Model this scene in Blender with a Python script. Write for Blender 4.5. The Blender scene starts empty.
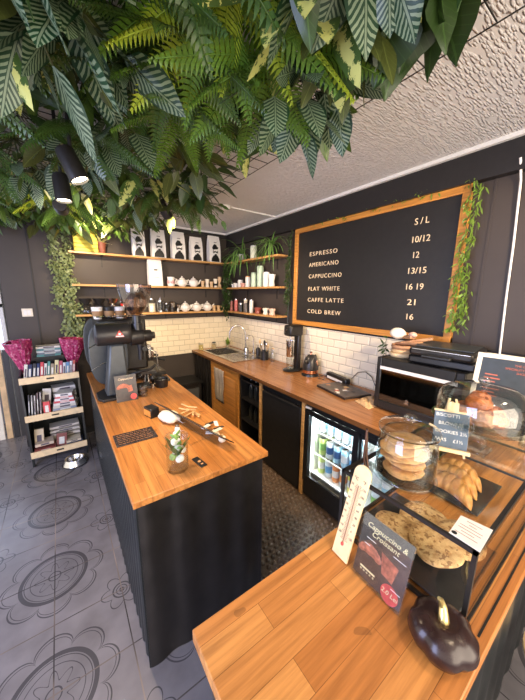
import bpy, math, random
from mathutils import Vector, Matrix
PI=math.pi; R=math.radians
random.seed(7)
S=bpy.context.scene; COL=S.collection
# ---------------------------------------------------------------- camera, world, lights
CAMZ=1.71
cd=bpy.data.cameras.new('camera'); cam=bpy.data.objects.new('camera',cd); COL.objects.link(cam)
cd.sensor_fit='HORIZONTAL'; cd.sensor_width=36; cd.lens=279.52*36/525; cd.clip_start=.02
rt=Vector((0.81307072,-0.5820724,0.01037967)); up=Vector((0.10548966,0.16484119,0.98066269)); fw=Vector((0.57252768,0.79625317,-0.19543017))
cam.matrix_world=Matrix(((rt.x,up.x,-fw.x,0),(rt.y,up.y,-fw.y,0),(rt.z,up.z,-fw.z,CAMZ),(0,0,0,1)))
S.camera=cam
S.view_settings.view_transform='Standard'; S.view_settings.look='None'; S.view_settings.gamma=1; S.view_settings.use_curve_mapping=False
S.view_settings.exposure=0.75
w=bpy.data.worlds.new('world'); S.world=w; w.use_nodes=True
w.node_tree.nodes['Background'].inputs[0].default_value=(1,.93,.86,1); w.node_tree.nodes['Background'].inputs[1].default_value=1.0
def area(name,loc,target,size,size_y,power,color):
    l=bpy.data.lights.new(name,'AREA'); l.shape='RECTANGLE'; l.size=size; l.size_y=size_y; l.energy=power; l.color=color
    o=bpy.data.objects.new(name,l); COL.objects.link(o); o.location=loc
    o.rotation_euler=(Vector(target)-Vector(loc)).to_track_quat('-Z','Y').to_euler(); return o
area('assumed_left_daylight',(-2.0,.6,1.5),(.6,2.0,.7),1.6,1.8,60,(.50,.58,1))  # cool daylight assumed from the open left side, no window built there
area('added_warm_fill',(.6,-1.35,1.5),(.9,2.0,1.5),2.0,1.8,42,(1,.84,.66))  # warm fill light added unseen behind the camera
WARM=(1,.76,.50)
def spot(loc,target,power,angle=75,color=WARM,rad=.03):
    l=bpy.data.lights.new('spot_lamp','SPOT'); l.energy=power; l.color=color; l.spot_size=R(angle); l.spot_blend=.6; l.shadow_soft_size=rad
    o=bpy.data.objects.new('spot_lamp',l); COL.objects.link(o); o.location=loc
    o.rotation_euler=(Vector(target)-Vector(loc)).to_track_quat('-Z','Y').to_euler(); return o
# ---------------------------------------------------------------- mesh helper
class M:
    def __init__(s): s.v=[]; s.f=[]; s.uv=[]
    def add(s,vs,fs,T=None,uv=None):
        b=len(s.v)
        for i,p in enumerate(vs):
            p=Vector(p)
            if T is not None: p=T@p
            s.v.append(tuple(p)); s.uv.append(uv[i] if uv else (0,0))
        s.f+= [tuple(b+i for i in f) for f in fs]; return s
    def box(s,lo,hi,T=None):
        x0,y0,z0=lo; x1,y1,z1=hi
        return s.add([(x0,y0,z0),(x1,y0,z0),(x1,y1,z0),(x0,y1,z0),(x0,y0,z1),(x1,y0,z1),(x1,y1,z1),(x0,y1,z1)],
            [(0,3,2,1),(4,5,6,7),(0,1,5,4),(1,2,6,5),(2,3,7,6),(3,0,4,7)],T)
    def lathe(s,prof,c=(0,0,0),n=24,T=None,sx=1,sy=1,wob=None):
        vs=[];fs=[]
        for k,(r,z) in enumerate(prof):
            for i in range(n):
                a=2*PI*i/n; rr=r*(wob(a,z) if wob else 1)
                vs.append((c[0]+rr*math.cos(a)*sx,c[1]+rr*math.sin(a)*sy,c[2]+z))
        for k in range(len(prof)-1):
            for i in range(n):
                j=(i+1)%n; fs.append((k*n+i,k*n+j,(k+1)*n+j,(k+1)*n+i))
        if prof[0][0]>1e-5: fs.append(tuple(range(n))[::-1])
        if prof[-1][0]>1e-5: fs.append(tuple((len(prof)-1)*n+i for i in range(n)))
        return s.add(vs,fs,T)
    def cyl(s,p0,p1,r0,r1=None,n=16):
        if r1 is None: r1=r0
        p0=Vector(p0);p1=Vector(p1);d=p1-p0
        T=Matrix.Translation(p0)@d.to_track_quat('Z','Y').to_matrix().to_4x4()
        return s.lathe([(r0,0),(r1,d.length)],n=n,T=T)
    def tube(s,pts,r,n=8,taper=None):
        pts=[Vector(p) for p in pts]; vs=[];fs=[]; last=None
        for i,p in enumerate(pts):
            d=(pts[min(i+1,len(pts)-1)]-pts[max(i-1,0)]).normalized()
            q=d.to_track_quat('Z','Y'); a=q@Vector((1,0,0))
            if last is not None:
                a=(last-d*last.dot(d)); a=a.normalized() if a.length>1e-6 else q@Vector((1,0,0))
            last=a; b=d.cross(a); rr=r*(taper(i/(len(pts)-1)) if taper else 1)
            for k in range(n):
                t=2*PI*k/n; vs.append(p+a*(rr*math.cos(t))+b*(rr*math.sin(t)))
        for i in range(len(pts)-1):
            for k in range(n):
                j=(k+1)%n; fs.append((i*n+k,i*n+j,(i+1)*n+j,(i+1)*n+k))
        fs.append(tuple(range(n))[::-1]); fs.append(tuple((len(pts)-1)*n+k for k in range(n)))
        return s.add(vs,fs)
    def ell(s,c,r,n=16,m=10,T=None,wob=None):
        prof=[(max(math.sin(PI*i/m),0),-math.cos(PI*i/m)) for i in range(m+1)]; prof[0]=(0,-1); prof[-1]=(0,1)
        TT=Matrix.Translation(c)@Matrix.Diagonal((r[0],r[1],r[2],1))
        if T is not None: TT=T@TT
        return s.lathe(prof,n=n,T=TT,wob=wob)
    def prism(s,poly,z0,z1,T=None):
        n=len(poly); vs=[(x,y,z0) for x,y in poly]+[(x,y,z1) for x,y in poly]
        return s.add(vs,[tuple(range(n))[::-1],tuple(range(n,2*n))]+[(i,(i+1)%n,n+(i+1)%n,n+i) for i in range(n)],T)
    def mesh(s,name,smooth=True):
        me=bpy.data.meshes.new(name); me.from_pydata(s.v,[],s.f); me.update()
        ul=me.uv_layers.new(name='UVMap')
        for l in me.loops: ul.data[l.index].uv=s.uv[l.vertex_index]
        if smooth:
            me.polygons.foreach_set('use_smooth',[True]*len(me.polygons))
        return me
def T3(loc=(0,0,0),rx=0,ry=0,rz=0):
    return Matrix.Translation(loc)@Matrix.Rotation(rz,4,'Z')@Matrix.Rotation(ry,4,'Y')@Matrix.Rotation(rx,4,'X')
def tag(o,label=None,cat=None,group=None,kind=None):
    if label:o['label']=label
    if cat:o['category']=cat
    if group:o['group']=group
    if kind:o['kind']=kind
    return o
def obj(name,m,mat,parent=None,bevel=0,smooth=None,label=None,ang=35):
    me=m if isinstance(m,bpy.types.Mesh) else m.mesh(name,smooth is not False)
    if smooth is None and not isinstance(m,bpy.types.Mesh):
        me.set_sharp_from_angle(angle=R(ang))
    if not me.materials: me.materials.append(mat)
    o=bpy.data.objects.new(name,me); COL.objects.link(o)
    if parent: o.parent=parent
    if bevel:
        b=o.modifiers.new('bevel','BEVEL'); b.width=bevel; b.segments=2; b.limit_method='ANGLE'
    if label: o['label']=label
    return o
def thing(name,label,cat,loc=(0,0,0),rz=0,group=None,rot=None):
    o=bpy.data.objects.new(name,None); COL.objects.link(o); o.location=loc; o.rotation_euler=rot or (0,0,rz); o.empty_display_size=.05
    return tag(o,label,cat,group)
def dup(root,loc,rz=None,label=None,group=None,scale=None,rot=None):
    def cp(o,par):
        c=o.copy(); COL.objects.link(c)
        if par: c.parent=par
        for ch in kids.get(o,[]): cp(ch,c)
        return c
    kids={}
    for ch in root.children_recursive: kids.setdefault(ch.parent,[]).append(ch)
    r=cp(root,None); r.location=loc
    if rz is not None: r.rotation_euler=(0,0,rz)
    if rot: r.rotation_euler=rot
    if scale: r.scale=(scale,)*3
    if label: r['label']=label
    if group: r['group']=group
    return r
def struct(name,m,mat,bevel=0,smooth=None,parent=None):
    o=obj(name,m,mat,parent,bevel,smooth); o['kind']='structure'; return o
# ---------------------------------------------------------------- materials
MATS={}
class N:
    def __init__(s,name):
        s.m=bpy.data.materials.new(name); s.m.use_nodes=True; s.t=s.m.node_tree; s.b=s.t.nodes['Principled BSDF']; s.out=s.t.nodes['Material Output']
    def n(s,typ,**k):
        x=s.t.nodes.new(typ)
        for a,b in k.items(): setattr(x,a,b)
        return x
    def l(s,a,b): s.t.links.new(a,b)
    def set(s,sock,v):
        if hasattr(v,'is_linked') or hasattr(v,'links'): s.l(v,sock)
        else: sock.default_value=v
    def math(s,op,a,b=None,c=None):
        x=s.n('ShaderNodeMath',operation=op); s.set(x.inputs[0],a)
        if b is not None: s.set(x.inputs[1],b)
        if c is not None: s.set(x.inputs[2],c)
        return x.outputs[0]
    def coord(s,kind='Object',scale=(1,1,1),rot=(0,0,0),loc=(0,0,0)):
        t=s.n('ShaderNodeTexCoord'); m=s.n('ShaderNodeMapping'); s.l(t.outputs[kind],m.inputs[0])
        m.inputs['Scale'].default_value=scale; m.inputs['Rotation'].default_value=rot; m.inputs['Location'].default_value=loc; return m.outputs[0]
    def noise(s,vec,scale=5,detail=3,rough=.5):
        x=s.n('ShaderNodeTexNoise'); s.l(vec,x.inputs['Vector']); x.inputs['Scale'].default_value=scale; x.inputs['Detail'].default_value=detail; x.inputs['Roughness'].default_value=rough; return x.outputs[0]
    def ramp(s,fac,stops,interp='LINEAR'):
        x=s.n('ShaderNodeValToRGB'); x.color_ramp.interpolation=interp; s.set(x.inputs[0],fac)
        e=x.color_ramp.elements
        while len(e)<len(stops): e.new(.5)
        for i,(p,c) in enumerate(stops): e[i].position=p; e[i].color=(*c,1) if len(c)==3 else c
        return x.outputs[0]
    def mix(s,fac,a,b,mode='MIX'):
        x=s.n('ShaderNodeMix',data_type='RGBA',blend_type=mode); s.set(x.inputs[0],fac)
        for i,v in ((6,a),(7,b)):
            if isinstance(v,tuple): x.inputs[i].default_value=(*v,1) if len(v)==3 else v
            else: s.l(v,x.inputs[i])
        return x.outputs[2]
    def bump(s,h,dist=.002,strength=1):
        x=s.n('ShaderNodeBump'); s.l(h,x.inputs['Height']); x.inputs['Distance'].default_value=dist; x.inputs['Strength'].default_value=strength; s.l(x.outputs[0],s.b.inputs['Normal'])
    def col(s,v):
        if isinstance(v,tuple): s.b.inputs['Base Color'].default_value=(*v,1)
        else: s.l(v,s.b.inputs['Base Color'])
    def p(s,**k):
        for a,b in k.items(): s.b.inputs[a.replace('_',' ')].default_value=b
        return s
def plain(name,c,rough=.5,metal=0,var=.12,nscale=30,bump=0,**k):
    if name in MATS: return MATS[name]
    s=N(name); v=s.coord(); nz=s.noise(v,nscale,3)
    d=tuple(max(0,x*(1-var)) for x in c); l=tuple(min(1,x*(1+var)) for x in c)
    s.col(s.ramp(nz,[(.3,d),(.7,l)])); s.p(Roughness=rough,Metallic=metal,**k)
    if bump: s.bump(nz,bump)
    MATS[name]=s.m; return s.m
def emit(name,c,st):
    s=N(name); s.col(c); s.p(Emission_Strength=st); s.b.inputs['Emission Color'].default_value=(*c,1); return s.m
def wood(name,c1,c2,axis='y',w=.5,h=.045,rough=.38,dark=(.09,.035,.012),vert=False):
    s=N(name)
    rot=(0,0,PI/2) if axis=='y' else (0,0,0)
    v=s.coord(rot=rot)
    br=s.n('ShaderNodeTexBrick'); s.l(v,br.inputs['Vector']); br.offset=.37; br.inputs['Scale'].default_value=1
    br.inputs['Brick Width'].default_value=w; br.inputs['Row Height'].default_value=h; br.inputs['Mortar Size'].default_value=.0007; br.inputs['Mortar Smooth'].default_value=.3
    br.inputs['Color1'].default_value=(*c1,1); br.inputs['Color2'].default_value=(*c2,1); br.inputs['Mortar'].default_value=(*tuple(x*.45 for x in c1),1)
    sc=(3,60,60) if axis=='x' else (60,3,60)
    g=s.noise(s.coord(scale=sc),1,6,.6)
    c=s.mix(.55,br.outputs['Color'],s.ramp(g,[(.32,(.30,.24,.18)),(.60,(1,1,1))]),'MULTIPLY')
    k=s.noise(s.coord(scale=(9,9,9)),1,2)
    c=s.mix(s.math('MULTIPLY',s.math('GREATER_THAN',k,.72),.4),c,dark)
    s.col(c); s.p(Roughness=rough); s.bump(g,.0006,.5); MATS[name]=s.m; return s.m
TOPY=wood('butcher_block_along_y',(.50,.185,.040),(.62,.265,.068),'y')
TOPX=wood('butcher_block_along_x',(.46,.170,.040),(.66,.30,.085),'x',w=.55,h=.07)
TOPD=wood('walnut_worktop',(.36,.150,.05),(.46,.205,.075),'y',w=.7,h=.05,rough=.25)
PINE=wood('pine',(.62,.33,.11),(.68,.39,.14),'x',w=2,h=.3)
PINEY=wood('pine_along_y',(.60,.31,.10),(.68,.37,.13),'y',w=2,h=.3)
ORANGE=wood('orange_stained_pine',(.60,.24,.045),(.70,.31,.06),'y',w=3,h=.2)
LWOOD=plain('light_wood',(.66,.44,.22),.5,var=.2,nscale=14)
PALEW=plain('pale_wood',(.80,.60,.34),.5,var=.12,nscale=20)
BLACKP=plain('black_painted_cladding',(.017,.015,.014),.33,var=.3,nscale=12)
BLACKG=plain('blue_black_cladding',(.012,.015,.016),.35,var=.3,nscale=10)
WALLB=plain('charcoal_wall_paint',(.046,.035,.029),.55,var=.10,nscale=4)
BEAM=plain('black_beam_paint',(.014,.012,.012),.5,var=.15)
WHITE=plain('white_plastic',(.8,.78,.74),.4,var=.03)
CERAM=plain('white_ceramic',(.85,.82,.77),.18,var=.03)
CREAM=plain('cream_card',(.82,.74,.60),.6,var=.05)
BLK=plain('black_plastic',(.012,.012,.012),.3,var=.2)
BLKM=plain('matte_black_metal',(.02,.018,.017),.42,metal=.3,var=.2)
BLKS=plain('satin_black',(.035,.032,.03),.35,metal=.4,var=.15)
GREYM=plain('grey_metal_panel',(.06,.068,.072),.35,metal=.3,var=.1)
STEEL=plain('steel',(.6,.58,.55),.22,metal=1,var=.08)
COPPER=plain('copper',(.75,.38,.22),.25,metal=1,var=.08)
GOLD=plain('gold_leaf',(.8,.62,.25),.3,metal=.9,var=.15)
SLATE=plain('black_slate',(.022,.022,.024),.6,var=.3,bump=.001)
CHALK=plain('chalk',(.85,.85,.82),.8,var=.05)
YEL=plain('yellow_painted_wood',(.75,.60,.05),.5,var=.12)
TERRA=plain('terracotta',(.22,.07,.04),.6)
def glass(name,tint=(1,1,1),edge=.55,rough=.02,base=.0):
    s=N(name); t=s.n('ShaderNodeBsdfTransparent'); t.inputs[0].default_value=(*tint,1)
    g=s.n('ShaderNodeBsdfGlossy'); g.inputs['Roughness'].default_value=rough
    f=s.n('ShaderNodeFresnel'); ge=s.n('ShaderNodeNewGeometry'); s.l(s.math('SUBTRACT',1.45,s.math('MULTIPLY',ge.outputs['Backfacing'],1.45-1/1.45)),f.inputs[0])
    fac=s.math('MINIMUM',s.math('ADD',s.math('MULTIPLY',f.outputs[0],edge*1.6),base),1.0)
    x=s.n('ShaderNodeMixShader'); s.l(fac,x.inputs[0]); s.l(t.outputs[0],x.inputs[1]); s.l(g.outputs[0],x.inputs[2]); s.l(x.outputs[0],s.out.inputs[0])
    MATS[name]=s.m; return s.m
GLASS=glass('clear_glass',(.97,.98,.97),.6); GLASSJ=glass('jar_glass',(.93,.95,.94),.8,.05,.03); SMOKE=glass('smoked_plastic',(.78,.72,.68),.6,.1,.06)
# ceiling : embossed paper with short raised strokes
def ceiling_mat():
    s=N('embossed_ceiling_paper'); acc=None
    for k,(a,o) in enumerate(((.2,0),(1.0,3.3),(1.8,7.1),(2.6,11.7))):
        v=s.coord(rot=(0,0,a),scale=(22,85,1),loc=(o,o*1.3,0))
        vo=s.n('ShaderNodeTexVoronoi',feature='F1',voronoi_dimensions='2D'); s.l(v,vo.inputs['Vector']); vo.inputs['Scale'].default_value=1; vo.inputs['Randomness'].default_value=1
        h=s.math('SMOOTH_MIN',s.math('SUBTRACT',.50,vo.outputs['Distance']),.3,.1)
        sel=s.n('ShaderNodeSeparateColor'); s.l(vo.outputs['Color'],sel.inputs[0])
        h=s.math('MULTIPLY',s.math('MAXIMUM',h,0),s.math('GREATER_THAN',sel.outputs[0],.62))
        acc=h if acc is None else s.math('MAXIMUM',acc,h)
    s.bump(acc,.018,1); s.col(s.mix(s.noise(s.coord(),3,2),(.70,.67,.655),(.77,.74,.725))); s.p(Roughness=.6); return s.m
CEIL=ceiling_mat()
def tile_mat(name,ax):
    s=N(name); t=s.n('ShaderNodeTexCoord'); sp=s.n('ShaderNodeSeparateXYZ'); s.l(t.outputs['Object'],sp.inputs[0])
    cb=s.n('ShaderNodeCombineXYZ'); s.l(sp.outputs[ax],cb.inputs[0]); s.l(sp.outputs[2],cb.inputs[1])
    br=s.n('ShaderNodeTexBrick'); s.l(cb.outputs[0],br.inputs['Vector']); br.inputs['Scale'].default_value=1; br.inputs['Brick Width'].default_value=.155; br.inputs['Row Height'].default_value=.0755
    br.inputs['Mortar Size'].default_value=.0022; br.inputs['Mortar Smooth'].default_value=.1; br.inputs['Color1'].default_value=(.86,.77,.60,1); br.inputs['Color2'].default_value=(.80,.71,.54,1); br.inputs['Mortar'].default_value=(.50,.44,.34,1)
    s.col(br.outputs['Color']); s.p(Roughness=.12)
    b2=s.n('ShaderNodeTexBrick'); s.l(cb.outputs[0],b2.inputs['Vector'])
    for k in ('Scale','Brick Width','Row Height'): b2.inputs[k].default_value=br.inputs[k].default_value
    b2.inputs['Mortar Size'].default_value=.010; b2.inputs['Mortar Smooth'].default_value=1
    s.bump(s.math('SUBTRACT',1,b2.outputs['Fac']),.003,1); return s.m
TILEX=tile_mat('metro_tile_back',0); TILEY=tile_mat('metro_tile_right',1)
def floor_mat():
    s=N('patterned_floor_tile'); t=s.n('ShaderNodeTexCoord'); sp=s.n('ShaderNodeSeparateXYZ'); s.l(t.outputs['Object'],sp.inputs[0]); X,Y=sp.outputs[0],sp.outputs[1]
    def loc(v,o,per): return s.math('MULTIPLY',s.math('SUBTRACT',s.math('FRACT',s.math('ADD',s.math('DIVIDE',s.math('SUBTRACT',v,o),per),.5)),.5),per)
    def polar(ox,oy):
        a=loc(X,ox,.64); b=loc(Y,oy,.64)
        return s.math('SQRT',s.math('ADD',s.math('MULTIPLY',a,a),s.math('MULTIPLY',b,b))), s.math('ARCTAN2',b,a)
    def line(r,r0,w): return s.math('LESS_THAN',s.math('ABSOLUTE',s.math('SUBTRACT',r,r0)),w)
    r,a=polar(-.2,1.24); r2,a2=polar(.12,1.56)
    c4=s.math('ABSOLUTE',s.math('COSINE',s.math('MULTIPLY',a,4)))
    p1=s.math('ADD',.192,s.math('MULTIPLY',s.math('POWER',c4,.5),.065)); p2=s.math('ADD',.180,s.math('MULTIPLY',s.math('POWER',c4,.5),.062))
    c5=s.math('COSINE',s.math('MULTIPLY',a,8))
    m=[line(r,.163,.010),line(r,.146,.002),line(r,p1,.0035),line(r,p2,.0018),line(r,s.math('ADD',.075,s.math('MULTIPLY',c5,.022)),.0025),line(r,.030,.003),line(r,.118,.0018)]
    c6=s.math('ABSOLUTE',s.math('COSINE',s.math('MULTIPLY',a2,3)))
    m+=[line(r2,.045,.004),line(r2,.028,.0025),line(r2,s.math('ADD',.065,s.math('MULTIPLY',c6,.04)),.003),line(r2,.010,.004)]
    acc=m[0]
    for q in m[1:]: acc=s.math('MAXIMUM',acc,q)
    fill=s.math('MULTIPLY',s.math('LESS_THAN',r,.155),.28)
    nz=s.noise(t.outputs['Object'],6,4)
    base=s.ramp(nz,[(.3,(.150,.138,.142)),(.7,(.215,.20,.208))])
    c=s.mix(fill,base,(.12,.115,.12)); c=s.mix(s.math('MULTIPLY',acc,.82),c,(.045,.043,.047))
    gx=s.math('LESS_THAN',s.math('ABSOLUTE',loc(X,-.2,.32)),.0028); gy=s.math('LESS_THAN',s.math('ABSOLUTE',loc(Y,1.24,.32)),.0028); g=s.math('MAXIMUM',gx,gy)
    gc=s.ramp(s.noise(t.outputs['Object'],1.6,2),[(.45,(.05,.045,.045)),(.6,(.30,.24,.20))])
    s.col(s.mix(g,c,gc)); s.p(Roughness=.24); s.bump(s.math('SUBTRACT',1,g),.002,.6); return s.m
FLOOR=floor_mat()
# ---------------------------------------------------------------- the setting
W=2.15; D=3.87; CZ=2.57
struct('floor',M().box((-2.6,-1.6,-.05),(W+.1,5.0,0)),FLOOR)
struct('ceiling',M().box((-2.6,-1.6,CZ),(W+.1,5.0,CZ+.06)),CEIL)
struct('wall_right',M().box((W,-1.6,0),(W+.1,D,CZ)),WALLB)
wb=struct('wall_back',M().box((-.46,D,0),(W+.1,D+.1,CZ)),WALLB)
struct('wall_left',M().box((-2.6,4.75,0),(-.46,4.85,CZ)),plain('pale_grey_wall',(.20,.21,.23),.7))
struct('trim_1',M().box((W-.06,-1.6,2.385),(W,D-.03,CZ-.022)),BEAM)
struct('trim_2',M().box((-.46,D-.03,2.50),(W-.0,D,CZ-.022)),BEAM)
struct('trim_3',M().box((W-.085,-1.6,CZ-.022),(W,D-.045,CZ)),WHITE)
struct('trim_4',M().box((-.46,D-.045,CZ-.022),(W,D,CZ)),WHITE)
struct('trim_5',M().box((-.212,D-.008,0),(-.200,D,2.5)),BEAM)
struct('trim_6',M().box((W-.012,-1.2,1.372),(W,D-.012,1.384)),BEAM)
struct('trim_7',M().box((W-.009,-.6,.90),(W,D,1.37)),TILEY)
struct('trim_8',M().box((.80,D-.009,.86),(W-.009,D,1.37)),TILEX)
struct('trim_9',M().box((W-.004,.66,.0+1.384),(W,.672,2.385)),WALLB)
struct('baseboard_back',M().box((-.46,D-.015,0),(W-.7,D,.08)),BEAM)
# daylight window far left, behind the wall edge
wn=struct('window_1',M().box((-1.30,4.72,1.0),(-.62,4.75,2.1)),emit('window_daylight',(.62,.74,1),1.6))
struct('window_frame',M().box((-1.34,4.70,1.52),(-.58,4.72,1.56)).box((-1.34,4.70,.96),(-.58,4.75,1.0)).box((-.62,4.70,.96),(-.58,4.75,2.14)),WHITE,parent=wn)
# ---------------------------------------------------------------- corrugated helper
def corr(m,p0,p1,z0,z1,pitch,amp,nrm):
    p0=Vector(p0);p1=Vector(p1);d=p1-p0;L=d.length;n=int(L/pitch*12);vs=[];fs=[]
    nn=Vector((nrm[0],nrm[1]))
    for i in range(n+1):
        t=i/n; s_=math.sin(2*PI*t*L/pitch); o=amp*(max(-.95,min(.95,s_*1.05)))
        p=p0+d*t+nn*o; vs+= [(p.x,p.y,z0),(p.x,p.y,z1)]
    for i in range(n): fs.append((2*i,2*i+2,2*i+3,2*i+1))
    b=-nn*(amp+.012); k=len(vs)
    for v in list(vs): vs.append((v[0]+b.x,v[1]+b.y,v[2]))
    for i in range(n): fs.append((k+2*i,k+2*i+1,k+2*i+3,k+2*i+2)); fs.append((2*i+1,2*i+3,k+2*i+3,k+2*i+1)); fs.append((2*i,k+2*i,k+2*i+2,2*i+2))
    fs+=[(0,1,k+1,k),(2*n,k+2*n,k+2*n+1,2*n+1)]
    return m.add(vs,fs)
# ---------------------------------------------------------------- island
t=thing('island_cabinet','black corrugated island cabinet standing on the patterned tiles','cabinet',(0,0,0))
obj('body',M().box((.185,1.11,0),(.775,3.27,.868)),BLACKP,t)
obj('front_cladding',corr(M(),(.168,1.092),(.792,1.092),0,.868,.155,.006,(0,-1)),BLACKP,t,ang=60)
obj('side_cladding',corr(M(),(.168,3.28),(.168,1.095),0,.868,.07,.006,(-1,0)),BLACKG,t,ang=60)
obj('side_cladding',corr(M(),(.792,1.095),(.792,3.28),0,.868,.104,.006,(1,0)),BLACKP,t,ang=60)
o=obj('island_worktop',M().box((.15,1.068,.87),(.812,3.30,.90)),TOPY,bevel=.003); tag(o,'long orange oak worktop on the island, holding the coffee grinder','worktop')
# near counter
t=thing('service_counter_cabinet','dark clad service counter base under the pastry case','cabinet')
obj('body',M().box((.235,.145,0),(W-.02,.50,.862)),BLACKG,t)
obj('front_cladding',corr(M(),(.22,.128),(W-.03,.128),0,.862,.16,.005,(0,-1)),BLACKG,t,ang=60)
obj('side_cladding',corr(M(),(.222,.52),(.222,.135),0,.862,.10,.005,(-1,0)),BLACKP,t,ang=60)
o=obj('service_worktop',M().box((.18,.10,.864),(W,.535,.90)),TOPX,bevel=.003); tag(o,'wide wooden service worktop in the foreground carrying pumpkin and pastry case','worktop')
# right counter
X0=1.50
sx0,sx1,sy0,sy1=1.64,2.0,3.30,3.72
m=M().box((X0,.54,.865),(W,sy0,.90)).box((X0,sy1,.865),(W,D,.90)).box((X0,sy0,.865),(sx0,sy1,.90)).box((sx1,sy0,.865),(W,sy1,.90))
o=obj('back_bar_worktop',m,TOPD); tag(o,'long brown wooden worktop along the tiled right wall','worktop')
# sink
t=thing('sink','stainless steel sink with drainer set in the wall worktop','sink',(0,0,0))
m=M(); z=.902
m.box((sx0-.03,sy0-.03,z),(sx0,sy1+.03,z+.006)).box((sx1,sy0-.03,z),(sx1+.08,sy1+.03,z+.006)).box((sx0,sy0-.03,z),(sx1,sy0,z+.006)).box((sx0,sy1,z),(sx1,sy1+.03,z+.006))
obj('rim',m,STEEL,t)
m=M().box((sx0,sy0,.72),(sx1,sy1,.724)).box((sx0,sy0,.724),(sx0+.004,sy1,z)).box((sx1-.004,sy0,.724),(sx1,sy1,z)).box((sx0,sy0,.724),(sx1,sy0+.004,z)).box((sx0,sy1-.004,.724),(sx1,sy1,z))
obj('basin',m,STEEL,t)
m=M().box((sx0-.03,2.83,z),(sx1+.08,sy0-.031,z+.005))
for i in range(9): m.box((sx0+.03,2.88+i*.045,z+.005),(sx1,2.888+i*.045,z+.009))
obj('drainer',m,STEEL,t)
m=M().box((sx0-.03,2.83,z+.005),(sx1+.08,2.838,z+.012)).box((sx0-.03,2.83,z+.005),(sx0-.022,sy0-.03,z+.012)).box((sx1+.072,2.83,z+.005),(sx1+.08,sy0-.03,z+.012))
obj('drainer_lip',m,STEEL,t)
t=thing('kitchen_tap','tall chrome gooseneck tap beside the sink','tap',(2.04,3.24,.908),R(150))
obj('body',M().cyl((0,0,0),(0,0,.012),.03).cyl((0,0,.012),(0,0,.08),.02,.017),STEEL,t)
pts=[(0,0,.07),(0,0,.25)]+[(.11-.11*math.cos(a),0,.25+.13*math.sin(a)) for a in [PI*i/12 for i in range(1,13)]]+[(.22,0,.2)]
obj('spout',M().tube(pts,.0115,12),STEEL,t)
obj('lever',M().tube([(0,.015,.07),(0,.07,.10)],.007),STEEL,t)
t=thing('filter_tap','slim second chrome tap behind the tall gooseneck','tap',(2.09,3.12,.908),R(170))
obj('body',M().cyl((0,0,0),(0,0,.05),.016),STEEL,t)
obj('spout',M().tube([(0,0,.04),(0,0,.21)]+[(.045-.045*math.cos(a),0,.21+.05*math.sin(a)) for a in [PI*i/8 for i in range(1,9)]],.006,10),STEEL,t)
# cabinets below right counter
FX=1.53
t=thing('end_cabinet','black ribbed end cabinet in the corner below the sink','cabinet')
obj('body',M().box((FX+.02,3.30,.0),(W-.01,D-.02,.715)),BLACKP,t)
obj('front',corr(M(),(FX,3.84),(FX,3.295),0,.862,.12,.006,(-1,0)),BLACKP,t,ang=60)
t=thing('louvre_cabinet','pine cabinet with louvred door below the drainer','cabinet')
obj('carcass',M().box((FX+.03,2.605,.06),(W-.01,3.27,.71)),PINEY,t)
dm=M().box((FX,2.60,.06),(FX+.025,2.66,.85)).box((FX,3.225,.06),(FX+.025,3.285,.85)).box((FX,2.66,.06),(FX+.025,3.225,.13)).box((FX,2.66,.74),(FX+.025,3.225,.85)).box((FX+.018,2.66,.13),(FX+.025,3.225,.74))
d_=obj('door',dm,ORANGE,t)
lm=M()
for i in range(19):
    z=.150+i*.0325; lm.box((-.012,0,-.015),(-.005,.565,.015),T3((FX+.010,2.66,z),ry=R(30)))
obj('louvre_slats',lm,ORANGE,d_)
# towel
m=M(); vs=[];fs=[]; ny,nz=14,18
for i in range(ny+1):
    for j in range(nz+1):
        y=2.90+.27*i/ny-.05*(j/nz)*(i/ny-.5)-.02*j/nz; z=.80-.42*j/nz
        vs.append((FX-.014-.008*math.sin(i*1.3+j*.1)-.004*math.sin(j*.6),y,z))
for i in range(ny):
    for j in range(nz): a=i*(nz+1)+j; fs.append((a,a+1,a+nz+2,a+nz+1))
m.add(vs,fs); o=obj('tea_towel',m,plain('grey_linen',(.40,.33,.26),.9,var=.15,nscale=60)); sm=o.modifiers.new('thick','SOLIDIFY'); sm.thickness=.004; tag(o,'grey tea towel hanging over the louvred door','towel')
# open rack with bottles
t=thing('bottle_rack','narrow black open rack of bottles between louvred door and black fridge','rack')
m=M().box((FX+.02,2.19,.03),(W-.02,2.21,.85)).box((FX+.02,2.555,.03),(W-.02,2.575,.85)).box((2.08,2.21,.03),(W-.02,2.555,.85))
for z in (.05,.31,.56,.83): m.box((FX+.02,2.21,z),(2.08,2.555,z+.015))
obj('frame',m,BLKM,t)
obj('runner',M().box((FX+.005,2.21,.78),(FX+.02,2.555,.80)),STEEL,t)
def bottle(loc,mat,label,h=.22,r=.03,group='bottles in the black rack',capm=None):
    b=thing('bottle',label,'bottle',loc,0,group)
    obj('glass_body',M().lathe([(r*.9,0),(r,.01),(r,h*.6),(r*.4,h*.75),(r*.36,h*.96)],n=14),mat,b)
    obj('cap',M().cyl((0,0,h*.96),(0,0,h+.006),r*.42,n=12),capm or WHITE,b); return b
DG=plain('dark_bottle',(.03,.03,.025),.12)
b0=bottle((1.63,2.28,.575),DG,'dark bottle, right of three on upper level of bottle rack')
for y in (2.37,2.47): dup(b0,(1.63,y,.575),label='dark bottle, %s of three on upper level of bottle rack'%('middle' if y<2.4 else 'left'))
for y in (2.28,2.37,2.47): dup(b0,(1.63,y,.325),label='dark bottle, %s of three on middle level of bottle rack'%{2.28:'right',2.37:'middle',2.47:'left'}[y])
def post(y,label):
    tag(obj('wooden_post',M().box((FX-.005,y-.016,.0105),(FX+.03,y+.016,.864)),PINEY,bevel=.002),label,'post')
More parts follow.
